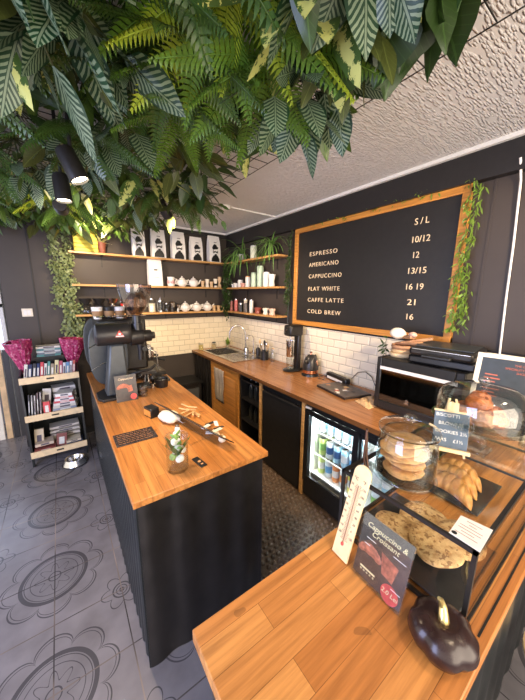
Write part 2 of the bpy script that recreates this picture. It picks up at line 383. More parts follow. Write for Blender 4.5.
post(2.155,'pale wooden post between bottle rack and black fridge'); post(1.545,'pale wooden post between black fridge and glass drinks fridge')
# black fridge
t=thing('under_counter_fridge','solid black fridge under the right worktop','fridge')
obj('body',M().box((FX+.045,1.58,.02),(W-.02,2.12,.845)),BLK,t,bevel=.004)
o=obj('door',M().box((FX,1.58,.03),(FX+.04,2.12,.79)),BLKM,t,bevel=.006)
obj('handle',M().box((FX-.004,1.60,.765),(FX,2.10,.782)),BLK,o)
obj('control_strip',M().box((FX+.005,1.58,.80),(FX+.044,2.12,.845)),BLK,t)
obj('foot',M().cyl((FX+.07,1.62,0),(FX+.07,1.62,.03),.018),BLK,t); obj('foot',M().cyl((FX+.07,2.08,0),(FX+.07,2.08,.03),.018),BLK,t)
obj('hinge',M().box((FX-.006,1.588,.80),(FX+.005,1.63,.812)),STEEL,t)
# glass fridge
GY0,GY1=.56,1.525
t=thing('drinks_fridge','black glass-fronted drinks fridge lit inside','fridge')
m=M().box((FX+.04,GY0,.011),(W-.02,GY1,.10)).box((FX+.04,GY0,.80),(W-.02,GY1,.85)).box((W-.05,GY0,.10),(W-.02,GY1,.80)).box((FX+.04,GY0,.10),(W-.05,GY0+.03,.80)).box((FX+.04,GY1-.03,.10),(W-.05,GY1,.80))
m.box((FX+.01,GY0,.03),(FX+.04,GY1,.17)).box((FX+.01,GY0,.805),(FX+.04,GY1,.85))
obj('casing',m,BLK,t,bevel=.003)
obj('interior_lining',M().box((W-.056,GY0+.03,.10),(W-.05,GY1-.03,.80)).box((FX+.05,GY1-.036,.10),(W-.056,GY1-.03,.80)).box((FX+.05,GY0+.03,.10),(W-.056,GY0+.036,.80)).box((FX+.05,GY0+.036,.10),(W-.056,GY1-.036,.106)),WHITE,t)
def fdoor(y0,y1,x):
    m=M().box((x,y0,.17),(x+.018,y0+.045,.80)).box((x,y1-.045,.17),(x+.018,y1,.80)).box((x,y0+.045,.17),(x+.018,y1-.045,.225)).box((x,y0+.045,.765),(x+.018,y1-.045,.80))
    d=obj('door',m,BLK,t); obj('pane',M().box((x+.007,y0+.045,.225),(x+.011,y1-.045,.765)),GLASS,d); return d
fdoor(1.015,GY1,FX); fdoor(GY0,1.05,FX+.02)
fsh=M()
for z in (.40,.60):
    for i in range(22): fsh.box((FX+.09,GY0+.045+i*.0405,z),(W-.08,GY0+.049+i*.0405,z+.004))
    fsh.box((FX+.085,GY0+.04,z-.004),(FX+.092,GY1-.04,z+.006)).box((W-.085,GY0+.04,z-.004),(W-.08,GY1-.04,z+.006))
obj('wire_shelf',fsh,WHITE,t)
obj('light_strip',M().box((FX+.055,GY1-.045,.24),(FX+.065,GY1-.037,.76)),emit('fridge_led',(.80,.92,1),11),t)
for yy in (1.25,.85):
    l=bpy.data.lights.new('fridge_led','AREA'); l.shape='RECTANGLE'; l.size=.4; l.size_y=.02; l.energy=3; l.color=(.85,.95,1)
    lo=bpy.data.objects.new('fridge_led',l); COL.objects.link(lo); lo.location=(FX+.075,yy,.785); lo.rotation_euler=(0,R(35),PI/2*0); lo.rotation_euler=(Vector((1.85,yy,.25))-lo.location).to_track_quat('-Z','Y').to_euler()
obj('badge',M().box((FX-.002,1.475,.755),(FX,1.495,.775)),STEEL,t)
obj('hinge',M().box((FX-.004,1.46,.818),(FX+.01,1.52,.83)),WHITE,t)
def can(loc,colr,label,group,h=.14,r=.031,nm='drink_can',band=WHITE):
    c=thing(nm,label,'can',loc,random.random()*6,group)
    obj('body',M().lathe([(r*.85,0),(r,.008),(r,h*.3)],n=16),colr,c)
    obj('printed_band',M().lathe([(r,h*.3),(r,h*.72)],n=16),band,c)
    obj('shoulder',M().lathe([(r,h*.72),(r,h*.92),(r*.8,h*.985)],n=16),colr,c)
    obj('lid',M().lathe([(r*.8,h*.985),(r*.82,h),(r*.7,h-.002),(0,h-.002)],n=16),STEEL,c); return c
cg=plain('lime_can',(.55,.68,.20),.3); cb=plain('blue_can',(.12,.35,.65),.3); cy=plain('yellow_can',(.80,.70,.08),.3); co=plain('orange_can',(.80,.28,.08),.3); cw=plain('white_can',(.75,.80,.82),.3)
cgy=plain('pale_blue_can',(.35,.58,.70),.3)
def canrow(z,y,colr,band,desc,lv,h=.14):
    a=can((FX+.13,y,z),colr,desc+' on fridge '+lv+', front row','cans in the lit drinks fridge',h,band=band)
    dup(a,(FX+.205,y,z),label=desc+' on fridge '+lv+', second row'); dup(a,(FX+.28,y,z),label=desc+' on fridge '+lv+', third row')
GB=plain('green_band',(.25,.50,.12),.3); DB=plain('dark_blue_band',(.05,.12,.30),.3)
canrow(.408,1.43,cg,GB,'lime green can leftmost','middle shelf'); canrow(.408,1.355,cw,DB,'white and navy can second from left','middle shelf'); canrow(.408,1.28,cgy,DB,'pale blue can third from left','middle shelf'); canrow(.408,1.205,cgy,WHITE,'pale blue and white can fourth from left','middle shelf'); canrow(.408,1.13,cw,cb,'white and sky blue can fifth from left','middle shelf')
canrow(.24,1.43,cg,WHITE,'green can leftmost','bottom shelf'); canrow(.24,1.355,cw,cb,'blue banded can second from left','bottom shelf'); canrow(.24,1.28,co,WHITE,'orange can third from left','bottom shelf'); canrow(.24,1.205,cw,co,'orange banded can fourth from left','bottom shelf'); canrow(.24,1.13,cy,WHITE,'yellow can fifth from left','bottom shelf')
fl=M().box((FX+.06,GY0+.04,.228),(W-.07,GY1-.04,.236)); obj('base_shelf',fl,WHITE,t)
GB2=glass('bottle_glass_clear',(.8,.9,.92),.9,.1,.1)
for i in range(6):
    yy=1.43-i*.075; nm=('leftmost','second','third','fourth','fifth','sixth')[i]
    can((FX+.13,yy,.608),cw,'silver white can, %s from left, top fridge shelf'%nm,'cans in the lit drinks fridge',.12,.029,band=cgy)
for i,(yy,z) in enumerate(((.93,.608),(.86,.608),(.79,.608),(.93,.408),(.86,.408),(.79,.408),(.93,.24),(.86,.24),(.79,.24))):
    can((FX+.13,yy,z),(cw,cgy,cg)[i%3],'%s can behind right fridge door, %s column, %s shelf'%(('white','pale blue','lime')[i%3],('left','middle','right')[i%3],('top','middle','bottom')[i//3]),'cans behind the right fridge door',.13,band=(cgy,WHITE,GB)[i//3])
# low bench at back wall
t=thing('low_cabinet','low black cabinet with grey front against the back wall','cabinet')
obj('body',M().box((.95,3.50,0),(1.48,D-.02,.50)),BLACKP,t,bevel=.004); obj('top',M().box((.93,3.48,.50),(1.50,D-.016,.53)),BLK,t,bevel=.003); obj('front_panel',M().box((.99,3.494,.08),(1.44,3.50,.44)),plain('grey_panel',(.06,.065,.065),.5),t)
# rubber mat with studs
m=M().box((.84,.58,.0),(1.62,3.45,.010)); 
for i in range(16):
    for j in range(66):
        x=.885+i*.0425+(.02 if j%2 else 0); y=.61+j*.0425
        if x<1.54 and y<3.43: m.lathe([(.017,.010),(.0145,.018),(.007,.0225),(0,.0225)],c=(x,y,0),n=8)
o=obj('rubber_floor_mat',m,plain('brown_black_rubber',(.10,.066,.044),.28,var=.3),ang=50); tag(o,'studded dark rubber mat on the floor behind the bar','mat')
# ---------------------------------------------------------------- text
def textmesh(body,size,depth=.0015,align='LEFT',shear=0,spacing=1.0,bold=0):
    c=bpy.data.curves.new('txt','FONT'); c.body=body; c.size=size; c.extrude=depth; c.align_x=align; c.shear=shear; c.space_character=spacing; c.offset=bold; c.resolution_u=3
    o=bpy.data.objects.new('txt',c); COL.objects.link(o); dg=bpy.context.evaluated_depsgraph_get(); me=bpy.data.meshes.new_from_object(o.evaluated_get(dg)); 
    bpy.data.objects.remove(o); bpy.data.curves.remove(c); return me
def text(body,size,loc,rot,mat,parent,name='lettering',**k):
    me=textmesh(body,size,**k); me.materials.clear(); me.materials.append(mat); o=bpy.data.objects.new(name,me); COL.objects.link(o); o.parent=parent
    if isinstance(rot,Matrix): o.matrix_local=Matrix.Translation(loc)@rot.to_4x4()
    else: o.location=loc; o.rotation_euler=rot
    return o
RW=Matrix(((0,0,-1),(-1,0,0),(0,1,0)))   # text on a wall facing -x
# ---------------------------------------------------------------- menu board
t=thing('menu_board','large black menu board in orange wooden frame on the right wall','sign',(W,0,0))
my0,my1,mz0,mz1=.775,2.37,1.388,2.388; fwd=.048
obj('panel',M().box((-.02,my0+.02,mz0+.02),(-.003,my1-.02,mz1-.02)),plain('menu_black',(.016,.014,.013),.45),t)
for nm,lo,hi in (('frame_rail',(-.035,my0,mz0),(-.003,my1,mz0+fwd)),('frame_rail',(-.035,my0,mz1-fwd),(-.003,my1,mz1)),('frame_stile',(-.036,my0,mz0),(-.003,my0+fwd,mz1)),('frame_stile',(-.036,my1-fwd,mz0),(-.003,my1,mz1))):
    obj(nm,M().box(lo,hi),ORANGE,t,bevel=.003)
LETT=plain('cream_letters',(.85,.66,.42),.5,var=.03)
for z,nm,ye in ((2.115,'ESPRESSO',1.797),(2.010,'AMERICANO',1.777),(1.896,'CAPPUCCINO',1.733),(1.772,'FLAT WHITE',1.746),(1.661,'CAFFE LATTE',1.691),(1.543,'COLD BREW',1.716)):
    o=text(nm,.056,(-.0215,2.155,z-.02),RW,LETT,t,'menu_line',spacing=1.25,bold=0)
    wdt=max(v.co.x for v in o.data.vertices); sc=(2.155-ye)/wdt
    for v in o.data.vertices: v.co.x*=sc
for z,nm,ya,yb in ((2.23,'S / L',1.111,1.010),(2.109,'10/12',1.125,.990),(2.002,'12',1.106,1.052),(1.892,'13/15',1.131,.990),(1.778,'16 19',1.133,.997),(1.665,'21',1.104,1.041),(1.557,'16',1.108,1.043)):
    o=text(nm,.062,(-.0215,ya,z-.022),RW,LETT,t,'price_line',bold=0)
    xs=[v.co.x for v in o.data.vertices]; sc=(ya-yb)/max(xs)
    for v in o.data.vertices: v.co.x*=sc
# ---------------------------------------------------------------- leaves
def leaf_mat(name,base,kind,c2=(.6,.65,.45),rough=.38):
    s=N(name); t=s.n('ShaderNodeTexCoord'); sp=s.n('ShaderNodeSeparateXYZ'); s.l(t.outputs['UV'],sp.inputs[0]); u,v=sp.outputs[0],sp.outputs[1]
    av=s.math('ABSOLUTE',s.math('SUBTRACT',v,.5)); nz=s.noise(s.coord(),18,3)
    c=s.mix(nz,tuple(x*.7 for x in base),tuple(min(1,x*1.35) for x in base))
    if kind=='stripe':
        st=s.math('SINE',s.math('ADD',s.math('MULTIPLY',s.math('SUBTRACT',u,s.math('MULTIPLY',s.math('POWER',av,.7),.42)),74),s.math('MULTIPLY',s.noise(s.coord(scale=(35,35,35)),1,2),5)))
        m=s.math('MULTIPLY',s.math('GREATER_THAN',st,.1),s.math('LESS_THAN',av,.38)); m=s.math('MULTIPLY',m,s.math('GREATER_THAN',av,.04)); c=s.mix(s.math('MULTIPLY',m,.62),c,c2)
    if kind=='splash':
        n2=s.noise(s.coord(scale=(45,45,45)),1,4,.7); m=s.math('GREATER_THAN',s.math('SUBTRACT',n2,s.math('MULTIPLY',av,.75)),.36); c=s.mix(m,c,c2)
    mid=s.math('LESS_THAN',av,.022); c=s.mix(s.math('MULTIPLY',mid,.55),c,c2 if kind!='plain' else tuple(min(1,x*2.6) for x in base))
    vein=s.math('GREATER_THAN',s.math('SINE',s.math('MULTIPLY',s.math('SUBTRACT',u,s.math('MULTIPLY',av,.6)),48)),.93)
    if kind=='plain': c=s.mix(s.math('MULTIPLY',vein,.3),c,tuple(min(1,x*2.2) for x in base))
    s.col(c); s.p(Roughness=rough)
    s.b.inputs['Subsurface Weight'].default_value=0
    # a leaf lets a little light through
    tr=s.n('ShaderNodeBsdfTranslucent'); s.l(c,tr.inputs[0]); mx=s.n('ShaderNodeMixShader'); mx.inputs[0].default_value=.25
    s.l(s.b.outputs[0],mx.inputs[1]); s.l(tr.outputs[0],mx.inputs[2]); s.l(mx.outputs[0],s.out.inputs[0])
    MATS[name]=s.m; return s.m
L_STR=leaf_mat('striped_leaf',(.014,.050,.020),'stripe',(.36,.45,.28))
L_DRK=leaf_mat('dark_leaf',(.028,.058,.013),'plain')
L_MID=leaf_mat('mid_green_leaf',(.060,.115,.020),'plain')
L_OLV=leaf_mat('olive_leaf',(.068,.085,.020),'plain')
L_VAR=leaf_mat('variegated_leaf',(.06,.12,.025),'splash',(.62,.64,.20))
L_FRN=leaf_mat('fern_leaf',(.11,.22,.025),'plain')
L_FRD=leaf_mat('dark_fern_leaf',(.050,.105,.018),'plain')
L_FRY=leaf_mat('lime_highlight_fern_leaf',(.42,.55,.045),'plain')  # yellow-green fern, with its spotlight highlight put into the colour as well
L_LIT=leaf_mat('spotlit_yellow_leaf',(.50,.50,.14),'splash',(.72,.70,.35))  # glow of leaves near the spotlights, put into the leaf colour
L_IVY=leaf_mat('ivy_leaf',(.22,.27,.12),'plain')
L_VIN=leaf_mat('vine_leaf',(.17,.28,.04),'plain')
L_SPD=leaf_mat('spider_leaf',(.13,.26,.06),'plain')
STEM=plain('plant_stem',(.07,.08,.03),.6)
def leaf(m,o,d,upv,L,Wd,droop=.3,fold=.15,shape='ovate',nu=7):
    o=Vector(o); d=Vector(d).normalized(); s_=d.cross(Vector(upv)).normalized(); n_=s_.cross(d).normalized()
    vs=[];uv=[];fs=[]; cs=(-1,-.5,0,.5,1); p=o.copy(); dd=d.copy()
    for i in range(nu+1):
        t=i/nu
        if shape=='ovate': wd=math.sin(PI*min(1,t**.75))**.8*(1-.15*t)
        elif shape=='heart': wd=(math.sin(PI*(t*.92+.08)**.55)) if t<1 else 0
        elif shape=='strap': wd=min(1,t*5+.3)*(1-t**3)
        else: wd=math.sin(PI*t**.9)**1.0
        wd=max(wd,.0)
        for c in cs:
            vs.append(p+s_*(c*wd*Wd/2)+n_*(fold*abs(c)*wd*Wd/2)+n_*(.02*Wd*math.sin(t*9+c*3)))
            uv.append((t,(c*wd if shape!='x' else c)*.5+.5))
        dd=(dd-Vector((0,0,1))*droop/nu*1.2).normalized(); p=p+dd*(L/nu); n_=s_.cross(dd).normalized()
    for i in range(nu):
        for k in range(4): a=i*5+k; fs.append((a,a+1,a+6,a+5))
    m.add(vs,fs,uv=uv); return p
def frond(m,o,d,upv,L,Wd,droop=.5,npin=17):
    o=Vector(o); d=Vector(d).normalized(); s_=d.cross(Vector(upv)).normalized(); p=o.copy(); pts=[p.copy()]
    for i in range(npin+1):
        t=i/npin; d=(d-Vector((0,0,1))*droop/npin).normalized(); p=p+d*(L/npin); pts.append(p.copy()); n_=s_.cross(d).normalized()
        wl=Wd/2*(math.sin(PI*min(1,.12+t*.85))**.6)*(1-.5*t*t)
        for sg in (-1,1):
            pd=(s_*sg+d*.35-n_*.12).normalized(); b=p; w2=L/npin*.40
            q1=b+pd*wl*.5; q2=b+pd*wl
            vs=[b-d*w2*.9,b+d*w2*.9,q1+d*w2*1.1+n_*.005,q1-d*w2*.9+n_*.005,q2+d*w2*.9-n_*.008]
            m.add(vs,[(0,1,2,3),(3,2,4)] if sg>0 else [(0,3,2,1),(3,4,2)],uv=[(.2,.55),(.3,.6),(.5,.7),(.5,.7),(.9,.7)])
    m.tube([pts[0]]+pts[2::4],.0018,5)
def dirv(az,el): return Vector((math.cos(az)*math.cos(el),math.sin(az)*math.cos(el),math.sin(el)))
PLANTS={}
def build_plant(kind,seed):
    rd=random.Random(seed); m=M(); st=M(); z0=.0
    st.cyl((0,0,0),(0,0,.05),.006,n=6)
    if kind.startswith('fern'):
        n=9
        for i in range(n):
            az=2*PI*i/n+rd.uniform(-.3,.3); el=rd.uniform(-.45,.1); frond(m,(0,0,-.01),dirv(az,el),dirv(rd.uniform(0,6.28),1.1),rd.uniform(.26,.38),rd.uniform(.10,.14),rd.uniform(.1,.7),22)
        return m,st
    spec={'striped':(13,.12,.19,.56,'ovate'),'dark':(13,.10,.17,.46,'ovate'),'mid':(13,.10,.17,.42,'ovate'),'olive':(12,.12,.19,.45,'ovate'),'variegated':(10,.15,.22,.42,'ovate'),'heart':(12,.11,.16,.95,'heart'),'small':(34,.05,.085,.5,'ovate'),'pale':(10,.10,.15,.42,'ovate')}[kind]
    n,l0,l1,wr,shp=spec
    for i in range(n):
        az=2*PI*i*.381966+rd.uniform(-.3,.3); el=rd.uniform(-.75,.25); stl=rd.uniform(.03,.13) if kind!='small' else rd.uniform(.03,.2)
        dd=dirv(az,el); b=Vector((0,0,0))+dd*stl; L=rd.uniform(l0,l1)
        st.tube([(0,0,.02),tuple(dd*stl*.5+Vector((0,0,.008))),tuple(b)],.0022,5)
        upv=(dirv(rd.uniform(0,6.28),rd.uniform(.2,1.2))+Vector((0,0,.8)))
        leaf(m,b,dirv(az+rd.uniform(-.6,.6),el-rd.uniform(0,.4)),upv,L,L*wr*rd.uniform(.9,1.25),rd.uniform(-.1,.6),rd.uniform(.0,.3),shp)
    return m,st
KM={'striped':L_STR,'dark':L_DRK,'mid':L_MID,'olive':L_OLV,'variegated':L_VAR,'heart':L_DRK,'small':L_MID,'pale':L_LIT,'fern':L_FRN,'fern_dark':L_FRD,'fern_lime':L_FRY}
KN={'striped':('striped_leaf_plant','pale-striped dark green calathea plant'),'dark':('broad_leaf_plant','dark glossy broad-leaved plant'),'mid':('green_leaf_plant','mid green pointed-leaf plant'),'olive':('olive_leaf_plant','olive brown-green broad-leaved plant'),'variegated':('variegated_plant','yellow-splashed variegated plant'),'heart':('heart_leaf_plant','dark heart-leaved plant'),'small':('small_leaf_bush','small-leaved green bush'),'pale':('spotlit_leaf_plant','yellow plant painted as if spotlit'),'fern':('fern_plant','bright green fern'),'fern_dark':('dark_fern_plant','dark green fern'),'fern_lime':('lime_highlight_fern','lime fern with painted spotlight glow')}
for k in KM:
    for v in range(3):
        m,st=build_plant(k,hash(k+str(v))%9999 if False else sum(map(ord,k))*7+v*131)
        a=m.mesh(k+'_leaves'); a.materials.append(KM[k]); b=st.mesh(k+'_stem'); b.materials.append(STEM); PLANTS[k,v]=(a,b)
PZ=2.46
PL=[]; PO=[]
def where(x,y):
    a='over the near end of the bar' if y<1.0 else 'over the middle of the island' if y<2.0 else 'over the coffee grinder end' if y<2.9 else 'close to the back wall'
    b='left side' if x<-.3 else 'centre' if x<.45 else 'right edge'
    return a+', '+b+' of the ceiling greenery'
def plant(kind,x,y,z=PZ,rz=None,sc=1,rot=None):
    nm,desc=KN[kind]; v=random.randrange(3); rz=random.uniform(0,6.28) if rz is None else rz
    lab=''; PL.append((kind,x,y))
    t=thing(nm,None,'plant',(x,y,z),rz,'plants hanging from the ceiling grid'); PO.append((t,desc,x,y)); t.scale=(sc,)*3
    if rot: t.rotation_euler=rot
    a,b=PLANTS[kind,v]; obj('leaves',a,None,t); obj('stem',b,None,t); return t
# black grid that carries the plants
m=M(); gz=2.475
for i in range(25): x=-1.3+i*.1; m.box((x-.0015,.0,gz),(x+.0015,3.7,gz+.003))
for i in range(38): y=.0+i*.1; m.box((-1.3,y-.0015,gz+.003),(1.1,y+.0015,gz+.006))
for x in (-1.2,-.2,.9):
    for y in (.2,1.4,2.6,3.6): m.cyl((x,y,gz),(x,y,CZ),.002,n=6)
tag(obj('hanging_wire_grid',m,BLKM),'black wire grid hung below the ceiling carrying the greenery','grid')
def redge(y):   # right limit of the greenery
    pts=[(0,.60),(.45,.66),(.85,.74),(1.2,.92),(1.6,.80),(2.0,.95),(2.5,1.0),(2.9,.75),(3.6,.6)]
    for (a,b),(c,d) in zip(pts,pts[1:]):
        if a<=y<=c: return b+(d-b)*(y-a)/(c-a)
    return .5
hero=[('striped',-.03,.98),('striped',-.22,1.2),('fern_dark',.18,.86),('fern_dark',.33,.92),('fern',.36,.72),('fern_lime',.43,.80),('fern_lime',.38,.66),('fern',.50,1.0),('fern',.46,1.2),('fern_dark',.30,1.15),('variegated',.60,.62),('variegated',.52,.55),('olive',.70,.60),('heart',.74,.52),('heart',.68,.40),('heart',.77,.42),('striped',.76,.78),('striped',.70,.85),('mid',.88,.92),('fern',.58,.78),
 ('olive',.04,1.05),('dark',-.05,1.25),('striped',.28,1.45),('striped',.15,1.6),('mid',.02,1.35),('dark',.42,1.7),('olive',.62,1.55),('dark',.78,1.75),('dark',.85,1.95),('fern_dark',.65,2.05),('small',-.3,1.6),('pale',-.05,2.4),('pale',.14,2.35),('fern_lime',.02,2.75),('small',.25,2.7),('pale',.25,3.1)]
occ=[]
for x,y,z,sc_ in ((-.02,.93,2.40,1.35),(.10,.98,2.42,1.15)): plant('striped',x,y,z,None,sc_); occ.append((x,y))
for k,x,y in hero: plant(k,x,y,PZ-random.uniform(0,.06),None,.95 if k=='heart' else 1); occ.append((x,y))
base_kinds=['dark','olive','mid','fern_dark','small','striped','dark','olive','variegated','mid','fern_dark','small']
yy=.2; n=0; random.seed(21)
while yy<3.75:
    xx=-1.15
    while xx<1.05:
        x=xx+random.uniform(-.05,.05); y=yy+random.uniform(-.05,.05)
        if x<redge(y) and y>max(.15,-x*.6) and all((x-a)**2+(y-b)**2>.11**2 for a,b in occ):
            k=random.choice(base_kinds)
            if y>2.4 and k in('dark','variegated'): k='small'
            if x>.55 and y<1.0 and k in('dark','mid','olive','small'): k='heart'
            if x<.4 and y<1.0 and k=='mid': k='striped'
            if x>.62 and y<1.1: k='heart' if k!='striped' else k
            plant(k,x,y,PZ-random.uniform(-.01,.10)*(0 if x>.6 and y<1.1 else 1)); n+=1
        xx+=.21
    yy+=.215
ORD=['first','second','third','fourth','fifth','sixth','seventh','eighth','ninth','tenth','eleventh','twelfth','thirteenth','fourteenth','fifteenth','sixteenth','seventeenth','eighteenth','nineteenth','twentieth']
rows={}
for q in PO: rows.setdefault(int((q[3]-.1)/.24),[]).append(q)
for ri,(k_,row) in enumerate(sorted(rows.items())):
    for ci,q in enumerate(sorted(row,key=lambda e:e[2])): q[0]['label']='%s in the ceiling greenery, %s row back, %s from left'%(q[1],ORD[ri],ORD[min(ci,19)])
# ---------------------------------------------------------------- ceiling spotlights
SPOTL=emit('lamp_glow',(1,.86,.62),9)
def spotlight(loc,target,label,power,ang=80):
    t=thing('ceiling_spotlight',label,'lamp',loc)
    d=(Vector(target)-Vector(loc)).normalized(); T=d.to_track_quat('Z','Y').to_matrix().to_4x4()
    obj('housing',M().lathe([(.0,-.06),(.030,-.06),(.034,-.05),(.036,.058),(.032,.06),(.032,.045),(0,.045)],n=20,T=T),BLKM,t)
    obj('bulb',M().lathe([(0,.0465),(.031,.0465),(.031,.050),(0,.050)],n=20,T=T),SPOTL,t)
    obj('stem',M().cyl((0,0,.03),(0,0,CZ-loc[2]),.007,n=8),BLKM,t)
    s=spot(Vector(loc)+d*.075,target,power,ang); s.name='spot_lamp'; s.parent=None; return t
spotlight((.097,1.43,2.20),(.60,1.2,.9),'black ceiling spotlight nearest the camera, pointing right at the island',28)
spotlight((.068,1.755,2.20),(.12,1.62,.9),'black ceiling spotlight in the middle of the row, pointing down at the grinder',26)
spotlight((.061,2.0,2.17),(.20,3.3,2.25),'black ceiling spotlight furthest away, facing the yellow leaves and shelf',12,90)
spotlight((.75,-.35,2.35),(.6,.3,.9),'added unseen spotlight above the service counter, behind the viewer',17,95)  # extra lamp out of view, added to brighten the foreground counter
spotlight((1.35,-.45,2.40),(2.0,1.4,1.2),'added unseen spotlight facing the menu wall near the service counter',60,85)  # added out of view to light the menu wall
spotlight((1.05,-.45,2.35),(1.6,2.6,.9),'added unseen spotlight behind the viewer facing the long right worktop',75,60)  # added behind the camera to light the long worktop
spotlight((.72,2.30,2.33),(1.9,3.1,1.0),'added spotlight hidden at greenery edge facing the sink corner',50,115)  # extra lamp tucked among the leaves, added to light the sink corner
spotlight((.24,2.85,2.34),(.8,3.8,1.9),'added spotlight hidden in greenery facing the back shelves',44,120)  # added lamp hidden by leaves, brightens the crate and back shelves
# ---------------------------------------------------------------- shelves
def shelf(label,lo,hi,brk):
    t=thing('wall_shelf',label,'shelf',group=None)
    obj('board',M().box(lo,hi),PINE if hi[0]-lo[0]>1 else PINEY,t,bevel=.002)
    for (x,y,ax) in brk:
        m=M()
        if ax=='y': m.box((x-.008,y-.004,lo[2]-.12),(x+.008,y,lo[2])).box((x-.008,y-.15,lo[2]-.006),(x+.008,y,lo[2]))
        else: m.box((x-.004,y-.008,lo[2]-.12),(x,y+.008,lo[2])).box((x-.15,y-.008,lo[2]-.006),(x,y+.008,lo[2]))
        obj('bracket',m,BLKM,t)
SZ=(2.145,1.80,1.468)
for z,nm in zip(SZ,('top','middle','lowest')):
    shelf('long wooden shelf on the back wall, %s of three'%nm,(.13,3.70,z-.022),(W-.002,D-.002,z),[(.45,D-.001,'y'),(1.15,D-.001,'y'),(1.75,D-.001,'y')])
    shelf('short wooden shelf on the right wall, %s of three'%nm,(1.985,2.50,z-.022),(W-.002,3.699,z),[(W-.001,2.7,'x'),(W-.001,3.35,'x')])
# coffee bags
def coffee_bag(x,y,z,h,wd,label,art=True,rz=0,sidem=None):
    t=thing('coffee_bag',label,'bag',(x,y,z),rz,None)
    wfun=lambda v: 1
    m=M(); dp=.085; sec=[(0,1,1),(.02,1.02,1.02),(.5,1.0,.95),(.78,.97,.75),(.93,.98,.25),(1.0,.98,.08)]
    vs=[];fs=[]
    for q,a,b in sec:
        w2=wd/2*a; d2=dp/2*b; zz=h*q; off=.004*math.sin(q*11+x*9)
        vs+=[(-w2,-d2,zz),(0,-d2-.004,zz),(w2,-d2,zz),(w2-.008+off,0,zz),(w2,d2,zz),(-w2,d2,zz),(-w2+.008+off,0,zz)]
    for k in range(len(sec)-1):
        for i in range(7): j=(i+1)%7; fs.append((k*7+i,k*7+j,k*7+7+j,k*7+7+i))
    fs.append((6,5,4,3,2,1,0)); fs.append(tuple((len(sec)-1)*7+i for i in range(7)))
    m.add(vs,fs); obj('pouch',m,WHITE,t,ang=25)
    fy=-dp/2-.009
    if art:
        m=M(); T=Matrix.Rotation(R(90),4,'X')  # polygon xy -> xz, facing -y
        def pr(poly,d=0): m.prism([(px*wd,py*h) for px,py in poly],-fy-.001+d,-fy+.0015+d,T)
        pr([(-.36,.02),(.36,.02),(.34,.14),(.18,.26),(-.16,.26),(-.34,.14)])            # coat
        pr([(-.22,.47),(.20,.50),(.27,.56),(.14,.60),(.08,.66),(-.10,.68),(-.20,.62),(-.28,.54)]) # cap / hair
        pr([(-.18,.33),(-.02,.38),(.16,.35),(.24,.39),(.02,.42),(-.14,.41)])            # moustache
        pr([(-.10,.24),(.14,.24),(.10,.32),(-.06,.31)])                                  # beard
        pr([(.18,.44),(.23,.44),(.22,.36),(.19,.33)]); pr([(-.21,.46),(-.17,.46),(-.19,.34),(-.22,.36)])
        obj('printed_portrait',m,BLK,t)
        obj('printed_name',M().box((-.02,fy-.001,h*.74),(.02,fy+.012,h*.755)),BLK,t)
    else:
        obj('small_label',M().box((-.02,fy-.001,h*.55),(.02,fy+.004,h*.585)).box((-.035,fy-.001,h*.3),(.035,fy+.004,h*.305)),BLK,t)
    return t
for i,(a,b,h) in enumerate(((.77,.925,.335),(.99,1.17,.34),(1.24,1.425,.345),(1.49,1.67,.31),(1.75,1.94,.355))):
    wd=(b-a)*.93; coffee_bag((a+b)/2,3.775,SZ[0],h,wd,('white coffee bag with black portrait half hidden by leaves, first on the top shelf','white coffee bag with black portrait, second from left on the top shelf','white coffee bag with black portrait, middle of five on the top shelf','shorter white coffee bag with folded top, fourth on the top shelf','tallest white coffee bag, last before the corner on the top shelf')[i],rz=R(-4+2*i))
coffee_bag(1.02,3.775,SZ[1],.345,.165,'plain white coffee bag standing on the middle shelf',art=False)
# yellow crate, pots on top shelf
t=thing('yellow_crate','yellow slatted wooden box on the top shelf under lit leaves','box',(.30,3.78,SZ[0]))
m=M()
for k in range(6): m.box((-.112,-.06,.004+k*.04),(.112,.06,.004+k*.04+.037))
obj('slats',m,YEL,t,bevel=.002)
t=thing('plant_pot','dark terracotta pot beside the yellow crate','pot',(.455,3.77,SZ[0])); obj('pot',M().lathe([(.03,0),(.045,.10),(.05,.10),(.05,.12),(.043,.12),(.038,.1),(0,.09)],n=20),TERRA,t); 
mm=M(); rd=random.Random(4)
for i in range(16): leaf(mm,(0,0,.1),dirv(rd.uniform(0,6.28),rd.uniform(.2,1.3)),(0,0,1),rd.uniform(.08,.16),.035,.5,.2)
obj('leaves',mm,L_LIT,t)
# teapots
def teapot(loc,label,rz=0,s=1):
    t=thing('teapot',label,'teapot',loc,rz,None)
    obj('body',M().lathe([(.0,.0),(.035,0),(.04,.006),(.062,.03),(.068,.055),(.058,.085),(.036,.10),(.034,.10)],n=24),CERAM,t)
    l=obj('lid',M().lathe([(.036,.10),(.034,.108),(.018,.118),(0,.12)],n=20),CERAM,t); obj('knob',M().ell((0,0,.128),(.009,.009,.011),10,6),CERAM,l)
    obj('spout',M().tube([(.055,0,.04),(.08,0,.055),(.09,0,.085),(.105,0,.098)],.011,10,lambda q:1.2-.6*q),CERAM,t)
    obj('handle',M().tube([(-.055,0,.08),(-.09,0,.09),(-.105,0,.06),(-.085,0,.03),(-.058,0,.03)],.006,8),CERAM,t)
    return t
tp=teapot((1.37,3.775,SZ[1]),'white teapot left of the pair on the middle shelf',R(15))
dup(tp,(1.53,3.775,SZ[1]),R(-10),'white teapot right of the pair on the middle shelf')
for x,l in ((1.40,'white teapot, left of three on the lowest shelf'),(1.565,'white teapot, centre of three on the lowest shelf'),(1.725,'white teapot, right of three on the lowest shelf')): dup(tp,(x,3.775,SZ[2]),R(random.uniform(-20,20)),l)
